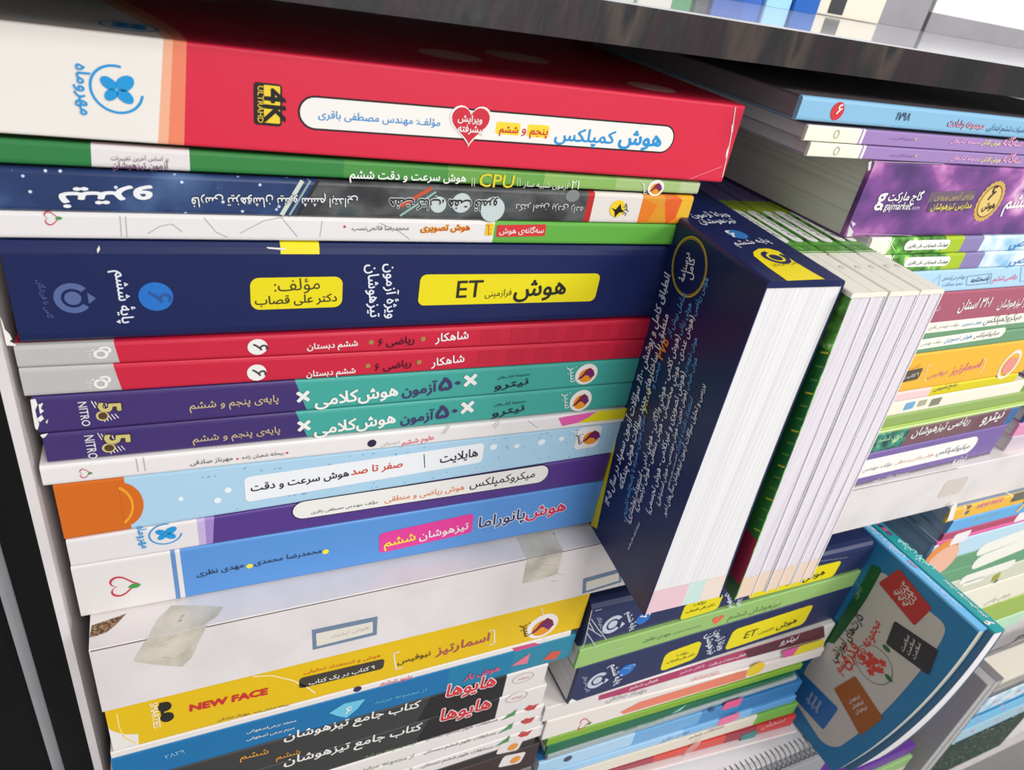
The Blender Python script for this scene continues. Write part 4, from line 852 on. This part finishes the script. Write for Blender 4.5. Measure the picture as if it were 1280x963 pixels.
b = navy_low('scuffed navy book with yellow title box, topmost of the middle lower pile', 287.5, 565, (-103, -113), (-148, -147),
             dict(ring=(766, 781), rr=11, rc=(196, 200, 214), pub=((747, 772), (752, 794)), paye=((783, 766), (789, 788)), disc=(804, 773), dr=7.5, six=WH, y1=((853, 766), (901, 752)), yh1=15, m1=((866, 758), (882, 754)), m2=((857, 767), (893, 757)),
                  v1=((919, 739), (923, 758)), v2=((908, 742), (913, 761)), y2=((940, 738), (1047, 711)), yh2=15, e=((962, 737), (978, 732.5)), f=((982, 732), (1000, 726)), h=((1003, 727), (1030, 718))), 7.0)
for q in ([(740, 763), (736, 780), (731, 803), (728, 811)], [(739, 774), (748, 787), (758, 800)], [(734, 792), (740, 801), (746, 811)], [(737, 779), (743, 790)], [(744, 764), (752, 762)], [(735, 785), (752, 796)]): b.sp.line(b.wear, q, .55, (206, 206, 210))
b.sp.line(b.wear, [(905, 727), (960, 714), (1010, 704), (1060, 697)], .5, (150, 156, 176)); b.done()  # long pale line is a painted highlight along the spine crease
F, T, L = flat(0, -22.5, 0, 288, 566, (-148.2, -147.2), (-169.2, -166)); b = Book('sage green book between the two navy books of the middle lower pile', F, T, L, 205, (152, 192, 112), group=GM, r=1.2)
b.t('مهدی نظری', (804, 803), (838, 794), (90, 120, 80)); b.t('محمدرضا محمدی', (842, 793), (876, 783), (90, 120, 80)); b.sp.sym(b.emb, (897, 775), 6, heart_pts(), (226, 110, 80)); b.t('ریاضی', (764, 814), (779, 810), (220, 236, 200)); b.t('تیزهوشان ششم', (910, 775), (975, 757), (120, 150, 90)); b.done()
b = navy_low('navy book with yellow title box, right below the sage green book', 292.5, 566, (-169.4, -166.2), (-211.8, -207.5),
             dict(ring=(747, 851), rr=10, rc=(196, 200, 214), pub=((729, 846), (733, 866)), paye=((763, 832), (770, 856)), disc=(783, 838), dr=7.5, six=(110, 160, 214), y1=((828, 829), (874, 812)), yh1=17, m1=((845, 821), (860, 817)), m2=((833, 830), (868, 819)),
                  v1=((894, 789), (899, 813)), v2=((882, 794), (887, 819)), y2=((911, 801), (1011, 768)), yh2=17, e=((929, 799), (944, 794)), f=((948, 793), (966, 787)), h=((970, 787), (995, 778))), 1.6)
b.sp.poly(b.wear, [(711, 878), (715, 874), (722, 877), (711, 882)], WH); b.done()
lines = [((710, 882), (1010, 786)), ((684, 902), (1032, 806)), ((690, 923), (1032, 819)), ((690, 932), (1000, 837)), ((684, 945), (991, 845)), ((683, 952), (994, 851)), ((760, 956), (994, 868)), ((790, 950), (990, 880)), ((790, 959), (990, 893)), ((820, 962), (987, 909))]
XR = []; YS = [-23, -27, -30, -32, -34, -36, -39, -42, -44, -47]; ZB = []
for (pa, pb), y in zip(lines, YS):
    yw = math.atan((y + 20) / 281.0); (xa, za), (xb, zb) = zx(pa, -20, yw, 285), zx(pb, -20, yw, 285); m = (zb - za) / (xb - xa)
    zl, zr = za - m * xa, za + m * (281 - xa); ZB.append((max(zl, zr - 24, -334.5), max(zr, -330))); XR.append(xb)
ZB[0] = (-212.1, -208.0)
for k in range(1, 10): ZB[k] = (min(ZB[k][0], ZB[k - 1][0] - 3.5), min(ZB[k][1], ZB[k - 1][1] - 3.5))
spec = [(276, 566, WHITE, 'white book with a maroon band along the top, under the lower navy book', [((835, 852), (232, 226, 222))]),
        (281, 576, (232, 224, 216), 'white book with a long orange stroke and a pink and yellow right end', []),
        (287, 562, (128, 172, 50), 'thin lime green book in the middle lower pile', []),
        (289, 564, (22, 104, 72), 'dark green book in the middle lower pile', []),
        (292, 565, (160, 172, 172), 'very thin grey booklet above the blue books of the middle lower pile', []),
        (286, 565, (172, 208, 232), 'sky-blue book fading to deep blue, in the middle lower pile', [((800, 905), (110, 168, 214)), ((880, 888), (70, 136, 192)), ((930, 872), (48, 118, 176))]),
        (287, 566, (160, 202, 232), 'thinner light blue book right under the sky-blue book', [((850, 925), (126, 182, 226)), ((940, 890), (92, 158, 214))]),
        (288, 566, (222, 214, 196), 'cream booklet with a green right end, in the middle lower pile', [((948, 894), (116, 176, 72))]),
        (290, 566, (160, 60, 76), 'red and maroon book with white scribbles, in the middle lower pile', [((815, 955), (206, 72, 60)), ((905, 927), (150, 50, 66)), ((945, 914), (204, 56, 58))])]
for k, (s0, s1, cc, lab, bands) in enumerate(spec):
    sa, se = s0 - 285, min(XR[k + 1], 279.5); zq = lambda z, q: z[0] + (z[1] - z[0]) * q / 281.0
    F, T, L = flat(285, -20, math.atan((YS[k + 1] + 20) / 281.0), sa, se, (zq(ZB[k], sa) - .5, zq(ZB[k], se) - .5), (zq(ZB[k + 1], sa) + .3, zq(ZB[k + 1], se) + .3)); b = Book(lab, F, T, L, 205, cc, bands=bands, group=GM, r=min(1.2, T * .2)); s = b.sp
    if k == 0:
        s.poly(b.emb, [(749, 870), (900, 822), (1030, 783), (1031, 797), (900, 832), (790, 865), (748, 876)], (178, 60, 104)); s.poly(b.emb, [(930, 814), (1030, 783), (1031, 797), (935, 823)], (96, 48, 62), .2); b.t('هوش ششم', (787, 862), (822, 851), WH, .016); b.t('پایه‌ی ششم', (850, 843), (880, 833), (240, 200, 220), .014); b.t('هوش سرعت و دقت', (886, 833), (932, 819), WH, .02); b.t('نیترو', (975, 806), (996, 800), (230, 220, 220), .01)
    if k == 1:
        s.poly(b.emb, [(775, 891), (800, 878), (925, 840), (934, 838), (932, 848), (780, 893)], (232, 130, 104)); s.disc(b.emb, (945, 837), 8, (238, 206, 40), .2, 1.1); s.poly(b.emb, [(978, 815), (1000, 808), (992, 819), (980, 823)], (226, 90, 160)); s.poly(b.emb, [(1000, 808), (1030, 799), (1030, 808), (990, 821)], (226, 210, 40)); apple_heart(s, b.emb, (730, 905), 7); b.t('مهرناز صادقی', (758, 878), (808, 865), (150, 146, 146)); b.t('علوم ششم', (866, 851), (900, 842), (226, 110, 120), .01)
    if k == 3: s.sym(b.emb, (848, 888), 7, [(-1, -.4), (.9, .8), (.4, -.2)], (130, 200, 190)); b.t('تیزهوشان ششم', (780, 915), (830, 899), (90, 160, 120))
    if k == 5: s.rrect(b.emb, (904, 884), (927, 877), 7, (226, 90, 140), .5); s.disc(b.emb, (710, 949), 4, (60, 70, 90)); s.disc(b.emb, (890, 888), 3, (60, 90, 140))
    if k == 6: s.rrect(b.emb, (898, 904), (924, 895), 7, (232, 120, 160), .5); b.t('مهدی نظری', (825, 929), (862, 916), (90, 130, 180))
    if k == 7: b.t('مسابقات ششم', (862, 924), (905, 909), (150, 110, 120), .01)
    if k == 8:
        for q in range(9): s.line(b.emb, [(852 + q * 2.5, 950 - q * 2), (860 + q * 2.5, 936 - q * 2)], .5, (226, 214, 210))
        s.rrect(b.emb, (926, 924), (946, 917), 6, (50, 130, 130), .3); b.t('سنجش', (952, 911), (980, 902), (240, 170, 170), .01)
    b.done()
# spiral notebooks under the pile
def spiral_book(lab, x0, x1, y0, y1, z0, z1, cov, n, grp, wire=(150, 152, 158), xr=None):
    t = thing('spiral_notebook', lab, 'notebook', ((x0 + x1) / 2, (y0 + y1) / 2, z0), grp)
    mb = MB(); box(mb, x0, x1, y0 + 7, y1, z1 - 1, z1, cov); mb.build('front_cover', t)
    mb = MB(); box(mb, x0, x1, y0 + 7, y1, z0, z0 + 1, cov); mb.build('back_cover', t)
    mb = MB(); box(mb, x0 + 1, x1 - 1, y0 + 8, y1 - 1, z0 + 1, z1 - 1, ('pages', PAPER)); mb.build('page_block', t)
    mb = MB(); R_ = (z1 - z0) / 2 + .5; zc = (z0 + z1) / 2
    for k in range(n):
        xc = x0 + 6 + ((xr or x1 - 6) - x0 - 6) * k / (n - 1); m = 18
        for j in range(m):
            pts = []
            for q in (j, j + 1):
                a = 2 * math.pi * q / m; c_, s_ = math.cos(a), math.sin(a)
                for b_ in range(5):
                    w = 2 * math.pi * b_ / 5; rr = R_ + .75 * math.cos(w); pts.append((xc + .75 * math.sin(w) + 1.2 * q / m, y0 + 7 + rr * c_, zc + rr * s_))
            mb.add(pts, [(i, (i + 1) % 5, 5 + (i + 1) % 5, 5 + i) for i in range(5)], ('metal', wire))
    mb.build('spiral_binding', t, smooth=True)
    return t
zl, zr = ZB[9]; F, T, L = flat(285, -24, -.1, 12, 272, (zl - 2.2, zr - 2.2), (zl - 5.4, zr - 5.4)); b = Book('pale pinkish-white folder lying under the red book of the middle lower pile', F, T, L, 200, (226, 214, 214), group=GM, r=1.0); b.done()
zt = -342.2
spiral_book('spiral-bound notebook with a white cover, lying at the bottom edge beside the leaning blue book', 330, 640, -64, 150, zt - 20, zt, (222, 220, 222), 50, 'spiral notebooks')
for z1, z0, nm in ((zt - 20.2, (zt - 470) / 2, 'upper'), ((zt - 470) / 2 - .2, -449.9, 'lower')):
    F, T, L = flat(0, -54, 0, 300, 640, (z1, z1), (z0, z0)); Book('%s of two thick grey books lying under the spiral notebook' % nm, F, T, L, 200, (150, 150, 154)).done()

# ---------------------------------------------------------------- the two books leaning on the middle pile
HF = 230.0
def leaning(off, ds, fan=.5):
    """standing books whose tail edges sweep back a little towards the foot"""
    def F(t, s, d):
        k = np.asarray(d, float) / HF; kk = np.clip(k, 0, 1)
        return (566.3 + off * (1 + .5 * kk * kk) + t * (1 + fan * kk * kk) + 1.2 * kk, -117.0 + s + ds - 9 * kk + 35 * kk * kk, -111.0 - d - np.asarray(t, float) * .1 * (1 - kk))
    return F
F = leaning(0, 0); T = 10.0
b = Book('blue activity book standing spine up against the middle lower pile, four coloured cards on it', F, T, 205, 229.5, (110, 184, 232), top=(44, 130, 180), bottom=(38, 122, 172), pages=(214, 206, 186), group='books leaning spine up on the lower shelf', ns=2, nd=24, upright=True, r=1.2)
b.front.name, b.back.name = 'back_cover', 'front_cover'; b.front, b.back = b.back, b.front
cf = Face(lambda a, bb, off: F(-off, a, bb), 50, 80, .15); mb = Prints(); lt = Prints()
def patch(mb, pts, col, off):
    """polygon on the curved cover, cut into small facets so that it follows the bend"""
    ab = np.array([cf.at(p) for p in pts]); patch_ab(mb, ab, col, off)
def patch_ab(mb, ab, col, off, step=6.0):
    bm = bmesh.new(); vs = [bm.verts.new((p[0], p[1], 0)) for p in ab]; bm.faces.new(vs)
    lo, hi = ab.min(0), ab.max(0)
    for ax in (0, 1):
        x = math.ceil(lo[ax] / step) * step
        while x < hi[ax]:
            co = [0, 0, 0]; no = [0, 0, 0]; co[ax] = x; no[ax] = 1
            bmesh.ops.bisect_plane(bm, geom=bm.verts[:] + bm.edges[:] + bm.faces[:], plane_co=co, plane_no=no); x += step
    bm.verts.index_update(); v = [(q.co.x, q.co.y) for q in bm.verts]; cf.put(mb, v, [[q.index for q in f.verts] for f in bm.faces], col, off); bm.free()
def round_poly(ab, r):
    ab = [np.array(p, float) for p in ab]; out = []
    for i, p in enumerate(ab):
        a = ab[i - 1] - p; c_ = ab[(i + 1) % len(ab)] - p; a /= np.linalg.norm(a); c_ /= np.linalg.norm(c_)
        for k in range(6): f = k / 5; out.append(p + a * r * (1 - f) ** 2 + c_ * r * f ** 2)
    return np.array(out)
import bmesh
G = (196, 190, 184)
patch_ab(mb, round_poly([cf.at(p) for p in [(1100, 712), (1166, 768), (1184, 782), (1178, 800), (1100, 895), (1046, 936), (1028, 930), (990, 872), (1010, 830)]], 8), G, .1)
patch(mb, [(1090, 706), (1099, 710), (1102, 714), (1085, 746), (1043, 805), (1028, 802)], (24, 92, 42), .2)
for q, cc, tx in (([(1124, 711), (1165, 761), (1143, 783), (1098, 729)], (186, 50, 52), 'گزینه'), ([(1118, 776), (1173, 813), (1161, 845), (1107, 805)], (48, 46, 52), 'سلامت'), ([(1004, 842), (1048, 886), (1029, 913), (990, 870)], (22, 104, 170), 'دبستان'), ([(1069, 845), (1104, 898), (1075, 920), (1042, 861)], (160, 88, 30), 'تیزهوش')):
    patch_ab(mb, round_poly([cf.at(p) for p in q], 2.5), cc, .26)
    c_ = np.mean([cf.at(p) for p in q], 0); e = cf.at(q[0]) - cf.at(q[3]); e = e / np.linalg.norm(e); n = cf.at(q[1]) - cf.at(q[0]); n = n / np.linalg.norm(n)
    for k in (-1, 0, 1): cf.text_ab(lt, tx, c_ - e * 8 * 1 + n * (k * 5 + 1), c_ + e * 8 + n * (k * 5 + 1), (222, 216, 212), .01, .9, .4)
o = cf.at((1092, 831)); arc(cf, mb, o, 17.5, 17, 0, 360, (60, 60, 58), .26, 40)
for k in range(9):
    a = k * 2.4; r = 3 + k * 1.1; c_ = o + r * .9 * np.array([math.cos(a), math.sin(a)]); patch_ab(mb, np.array([c_ + 4.2 * np.array([math.cos(t), math.sin(t)]) * (1 if i % 2 else .6) for i, t in enumerate(np.linspace(0, 2 * math.pi, 10, False))]), (206, 60, 46), .24 + .01 * k)
for p in ((1108, 811), (1111, 848)): c_ = cf.at(p); patch_ab(mb, np.array([c_ + np.array([4 * math.cos(t), 2.2 * math.sin(t)]) for t in np.linspace(0, 6.28, 12, False)]), (40, 100, 50), .34)
def row2(t, top, bot, col, bold=.014): cf.text(lt, t, bot, top, col, bold, 1.3, .4)
row2('کارت‌های آموزشی', (1080, 772), (1043, 828), (40, 38, 40)); row2('مجموعه بازی', (1101, 780), (1075, 830), (206, 60, 46)); row2('ششم', (1062, 826), (1050, 842), (206, 60, 46)); row2('فکری', (1075, 812), (1058, 836), (206, 60, 46)); row2('آزمون', (1078, 735), (1070, 748), (120, 180, 130))
mb.build_parts('cover_print', b.front); lt.build_parts('lettering', b.front)
s = b.sp = Face(lambda a, bb, off: F(a, bb, -off), 5, 60, .1); b.let = Prints(); b.emb = Prints()
def srow(t, a, c_, x, col, bold=.01, sy=1.2): s.text_ab(b.let, t, (x, a), (x, c_), col, bold, sy, .3)
srow('مجموعه کارت‌های آموزشی', 20, 58, 6.5, WH); srow('ششم', 62, 70, 6.5, (230, 70, 60), .03); srow('هوش و ریاضی', 74, 112, 6.5, WH); b.done()
F2 = leaning(10.4, -5, 2.2); T = 14.0
b = Book('teal-spined book standing spine up behind the leaning blue book with the cards', F2, T, 205, 229.5, (34, 156, 158), top=(60, 120, 150), bottom=(64, 110, 146), pages=(236, 230, 230), group='books leaning spine up on the lower shelf', ns=2, nd=24, upright=True, r=1.2)
b.front.name, b.back.name = 'back_cover', 'front_cover'
s = b.sp = Face(lambda a, bb, off: F2(a, bb, -off), 7, 60, .1); b.let = Prints(); b.emb = Prints()
srow('پرورش مهارت‌های تفکر', 12, 50, 9, WH, .012); srow('۶', 6, 10, 9, WH, .03); s.text_ab(b.let, 'هوش پلاس', (11, 62), (11, 96), (160, 224, 220), .02, 1.6)
for a, cc in ((104, (120, 70, 130)), (109, (200, 90, 120)), (113, (60, 60, 130)), (118, (230, 150, 170))): s.put(b.emb, [(7 + 3 * math.cos(t), a + 3 * math.sin(t)) for t in np.linspace(0, 6.28, 10, False)], [tuple(range(10))], cc, .16)
b.done()

# ---------------------------------------------------------------- lower shelf, pile on the right
GG = 'pile at the right under the white shelf'
LG = [(-92.5, -107.2, 643, (244, 190, 70), 'amber book with a grey tag, topmost of the right lower pile', (176, 184, 196)), (-107.3, -123.2, 656, (110, 178, 232), 'sky-blue book under the amber book of the right lower pile', (176, 190, 206)),
      (-123.3, -132.4, 655, (186, 80, 110), 'thin maroon book with a white tag, in the right lower pile', (176, 190, 206)), (-132.5, -137, 652, (230, 110, 170), 'very thin pink booklet in the right lower pile', (176, 190, 206)),
      (-137.1, -163, 652, (196, 226, 242), 'pale blue book with a peach round left end, in the right lower pile', (170, 186, 202)), (-163.1, -184, 668, (108, 164, 122), 'upper of two green books with white title bars in the right lower pile', PAPER),
      (-184.1, -205, 670, (110, 166, 124), 'lower of two green books with white title bars in the right lower pile', PAPER), (-205.1, -232, 672, (220, 220, 196), 'beige book under the green books of the right lower pile', PAPER),
      (-232.1, -276, 668, (244, 240, 218), 'thick cream book in the right lower pile', PAPER), (-276.1, -316, 670, (166, 194, 92), 'lime green book near the foot of the right lower pile', PAPER), (-316.1, -340.9, 668, (196, 232, 200), 'mint green book at the foot of the right lower pile', PAPER)]
for k, (zt, zb, s0, cc, lab, pg) in enumerate(LG):
    F, T, L = flat(0, -25, 0, s0, s0 + 280, (zt, zt), (zb, zb)); b = Book(lab, F, T, L, 205, cc, group=GG, pages=pg, r=min(1.4, T * .2), top=(150, 166, 184) if k < 5 else None, bottom=(150, 166, 184) if k < 5 else None); s = b.sp
    if k == 0:
        s.poly(b.emb, [(1190, 633), (1197, 629), (1191, 650), (1184, 652)], (246, 242, 230)); b.t('SMARTIES', (1205, 632), (1202, 645), (250, 240, 210)); s.disc(b.emb, (1212, 634), 2.4, (120, 110, 120)); s.disc(b.emb, (1209, 641), 2.4, (120, 110, 120)); b.t('NEW FACE', (1221, 636), (1253, 627), (232, 150, 170), .03); s.rrect(b.emb, (1266, 623), (1290, 617), 6, (110, 110, 96), .4); s.line(b.emb, [(1255, 614), (1264, 619), (1268, 626)], .6, (250, 244, 220))
    if k == 1: b.t('مریم برجی اصفهانی', (1215, 652), (1250, 642), (170, 206, 150)); b.t('۶', (1270, 640), (1280, 637), (236, 206, 90), .03)
    if k == 2: s.rrect(b.emb, (1190, 676), (1211, 669), 8, (246, 240, 240), .4); s.rrect(b.emb, (1270, 648), (1290, 642), 6, (246, 240, 240), .4)
    if k == 4: s.disc(b.emb, (1176, 695), 17, (240, 150, 70), .16); s.disc(b.emb, (1176, 703), 17, (246, 190, 160), .18)
    if k in (5, 6): s.rrect(b.emb, ((1216, 706), (1290, 676)) [0] if k == 5 else (1200, 727), (1290, 676) if k == 5 else (1268, 704), 9 if k == 5 else 6, (248, 246, 234), 1.0); s.rrect(b.emb, (1222, 690) if k == 5 else (1203, 732), (1290, 664) if k == 5 else (1230, 723), 8 if k == 5 else 3, (248, 246, 234), 1.0)
    if k == 7: s.rrect(b.emb, (1240, 725), (1250, 719), 5, (170, 170, 60), .4); s.disc(b.emb, (1245, 727), 2, (90, 110, 150))
    if k == 8: s.line(b.emb, [(1225, 765), (1262, 748), (1290, 738)], .7, (240, 206, 130)); b.t('هوش پلاس', (1230, 756), (1262, 745), (190, 190, 180))
    b.done()
# ---------------------------------------------------------------- the bottom shelf, far right
GB = 'books on the bottom shelf'
spiral_book('spiral notebook with a cream cover, at the right edge on top of the blue books', 1000, 1250, -24, 170, -543, -533, (244, 238, 222), 60, 'spiral notebooks', (170, 168, 170))
z = -546.5
for hh, s0, cc, lab in ((36, 1004, (150, 206, 236), 'pale blue book at the top of the blue pile under the spiral notebook'), (12, 1006, (30, 140, 200), 'deep blue book in the blue pile on the bottom shelf'), (30, 1010, (130, 206, 246), 'bright sky-blue book in the blue pile on the bottom shelf'), (34, 1016, (180, 216, 232), 'pale grey-blue book low in the blue pile on the bottom shelf')):
    F, T, L = flat(0, -22, 0, s0, s0 + 235, (z, z), (z - hh, z - hh)); b = Book(lab, F, T, L, 200, ('clouds', cc) if hh == 36 else cc, group=GB)
    for k in range(3): x = 50 + 60 * k + hh; b.sp.put(b.emb, [(x + 4 * math.cos(t), T * .5 + 3 * math.sin(t)) for t in np.linspace(0, 6.28, 9, False)], [tuple(range(9))], (226, 150, 160), .16)
    b.done(); z -= hh + .1
F, T, L = flat(0, -24, 0, 1020, 1260, (z, z), (-759.9, -759.9)); b = Book('thick dark green book under the blue pile on the bottom shelf', F, T, L, 200, ('leafy', (40, 66, 56)), group=GB); b.done()
F, T, L = flat(0, -22, 0, 700, 942, (-598, -598), (-619, -619)); Book('purple book on the bottom shelf below the leaning blue book', F, T, L, 200, (104, 58, 150), group=GB).done()
F, T, L = flat(0, -26, 0, 702, 944, (-619.1, -619.1), (-645, -645)); Book('lilac and green striped book right under the purple book', F, T, L, 200, (176, 170, 200), group=GB, ab_bands=[(150, (150, 190, 120))]).done()
F, T, L = flat(0, -26, 0, 700, 946, (-645.1, -645.1), (-759.9, -759.9)); Book('thick beige book at the foot of the pile below the purple book', F, T, L, 200, (206, 196, 180), group=GB).done()
for k, (cc, lab) in enumerate((((128, 126, 126), 'dark grey folder standing beside the blue pile on the bottom shelf'), ((170, 168, 168), 'light grey folder standing nearest the purple book on the bottom shelf'))):
    F = standing(976 - 17.5 * k, -38, -759.8, 17, 17, 312, 200, 0.0, 8); b = Book(lab, F, 17.0, 200, 312, cc, group=GB, upright=True, r=1.0, name='folder', cat='folder', pages=(186, 184, 184)); b.done()
# clear plastic price holder on the front of the lower right shelf
t = thing('price_holder', 'clear curved plastic price holder clipped to the front of the lower right shelf', 'price holder', (985, -22, -412))
mb = MB(); n = 12; pts = []
for x in (936, 1040):
    for o_ in (0, 1.0):
        for k in range(n + 1): a = k / n; pts.append((x, -21.2 - o_ - 16 * math.sin(a * math.pi * .5) ** 2, -408 + 62 * a))
m = n + 1; fs = []
for k in range(n): fs += [(k, k + 1, 2 * m + k + 1, 2 * m + k), (m + k, 3 * m + k, 3 * m + k + 1, m + k + 1), (k, m + k, m + k + 1, k + 1), (2 * m + k, 2 * m + k + 1, 3 * m + k + 1, 3 * m + k)]
fs += [(0, 2 * m, 3 * m, m), (n, m + n, 3 * m + n, 2 * m + n)]
mb.add(pts, fs, ('clear', (240, 240, 240))); mb.build('clear_sleeve', t, smooth=False)
# ---------------------------------------------------------------- on top of the black shelf
GT = 'books standing on the black top shelf'
x = 150; row_ = [(22, (200, 206, 196), 'grey'), (16, (196, 214, 196), 'pale mint'), (24, (206, 200, 190), 'beige'), (18, (186, 196, 206), 'pale slate'), (24, (210, 206, 196), 'ivory'), (22, (180, 196, 180), 'sage'), (20, (210, 206, 214), 'pale lilac'), (24, (196, 206, 190), 'celadon'), (30, (214, 210, 200), 'off-white'), (22, (60, 140, 84), 'leaf green'), (13, (60, 64, 66), 'charcoal'), (30, (46, 92, 178), 'royal blue'), (22, (56, 104, 190), 'cobalt'), (26, (160, 210, 236), 'pale sky-blue'), (26, (28, 96, 180), 'deep blue')]
tot = sum(r[0] for r in row_); x = 546 - tot - .4 * len(row_)
for k, (tk, cc, nm) in enumerate(row_):
    yf = 226 - (k % 3) * 3; h = 215 - (k * 37) % 30
    F = (lambda x=x, yf=yf, h=h, tk=tk: (lambda t, s, d: (x + t, yf + d, 246.4 + s)))()
    b = Book('%s book standing upright on the black top shelf' % nm, F, tk, h, 100, cc, group=GT, upright=False, pages=PAPER, top=cc)
    x += tk + .4
F, T, L = flat(0, 250, 0, 552, 650, (330, 330), (246.4, 246.4)); b = Book('cream box file with a black clip on the black top shelf', F, T, L, 60, (226, 218, 200), group=GT, name='box_file', cat='box file')
b.sp.put(b.emb, [(34, 2), (52, 2), (52, 20), (34, 20)], [(0, 1, 2, 3)], (60, 60, 62), .3); b.done()
mb = MB(); box(mb, 660, 770, 300, 312, 246.4, 520, ('melamine', (150, 146, 152))); o_ = mb.build('display_board'); o_['label'] = 'grey board standing on the black top shelf at the right'; o_['category'] = 'board'
mb = MB(); box(mb, 776, 1100, 300, 312, 246.4, 264, ('melamine', (150, 146, 150))); box(mb, 776, 1100, 300, 312, 264.1, 520, ('melamine', (232, 230, 232))); o_ = mb.build('display_board'); o_['label'] = 'white and grey board in the top right corner of the black top shelf'; o_['category'] = 'board'
C.objects.unlink(_to); bpy.data.objects.remove(_to)
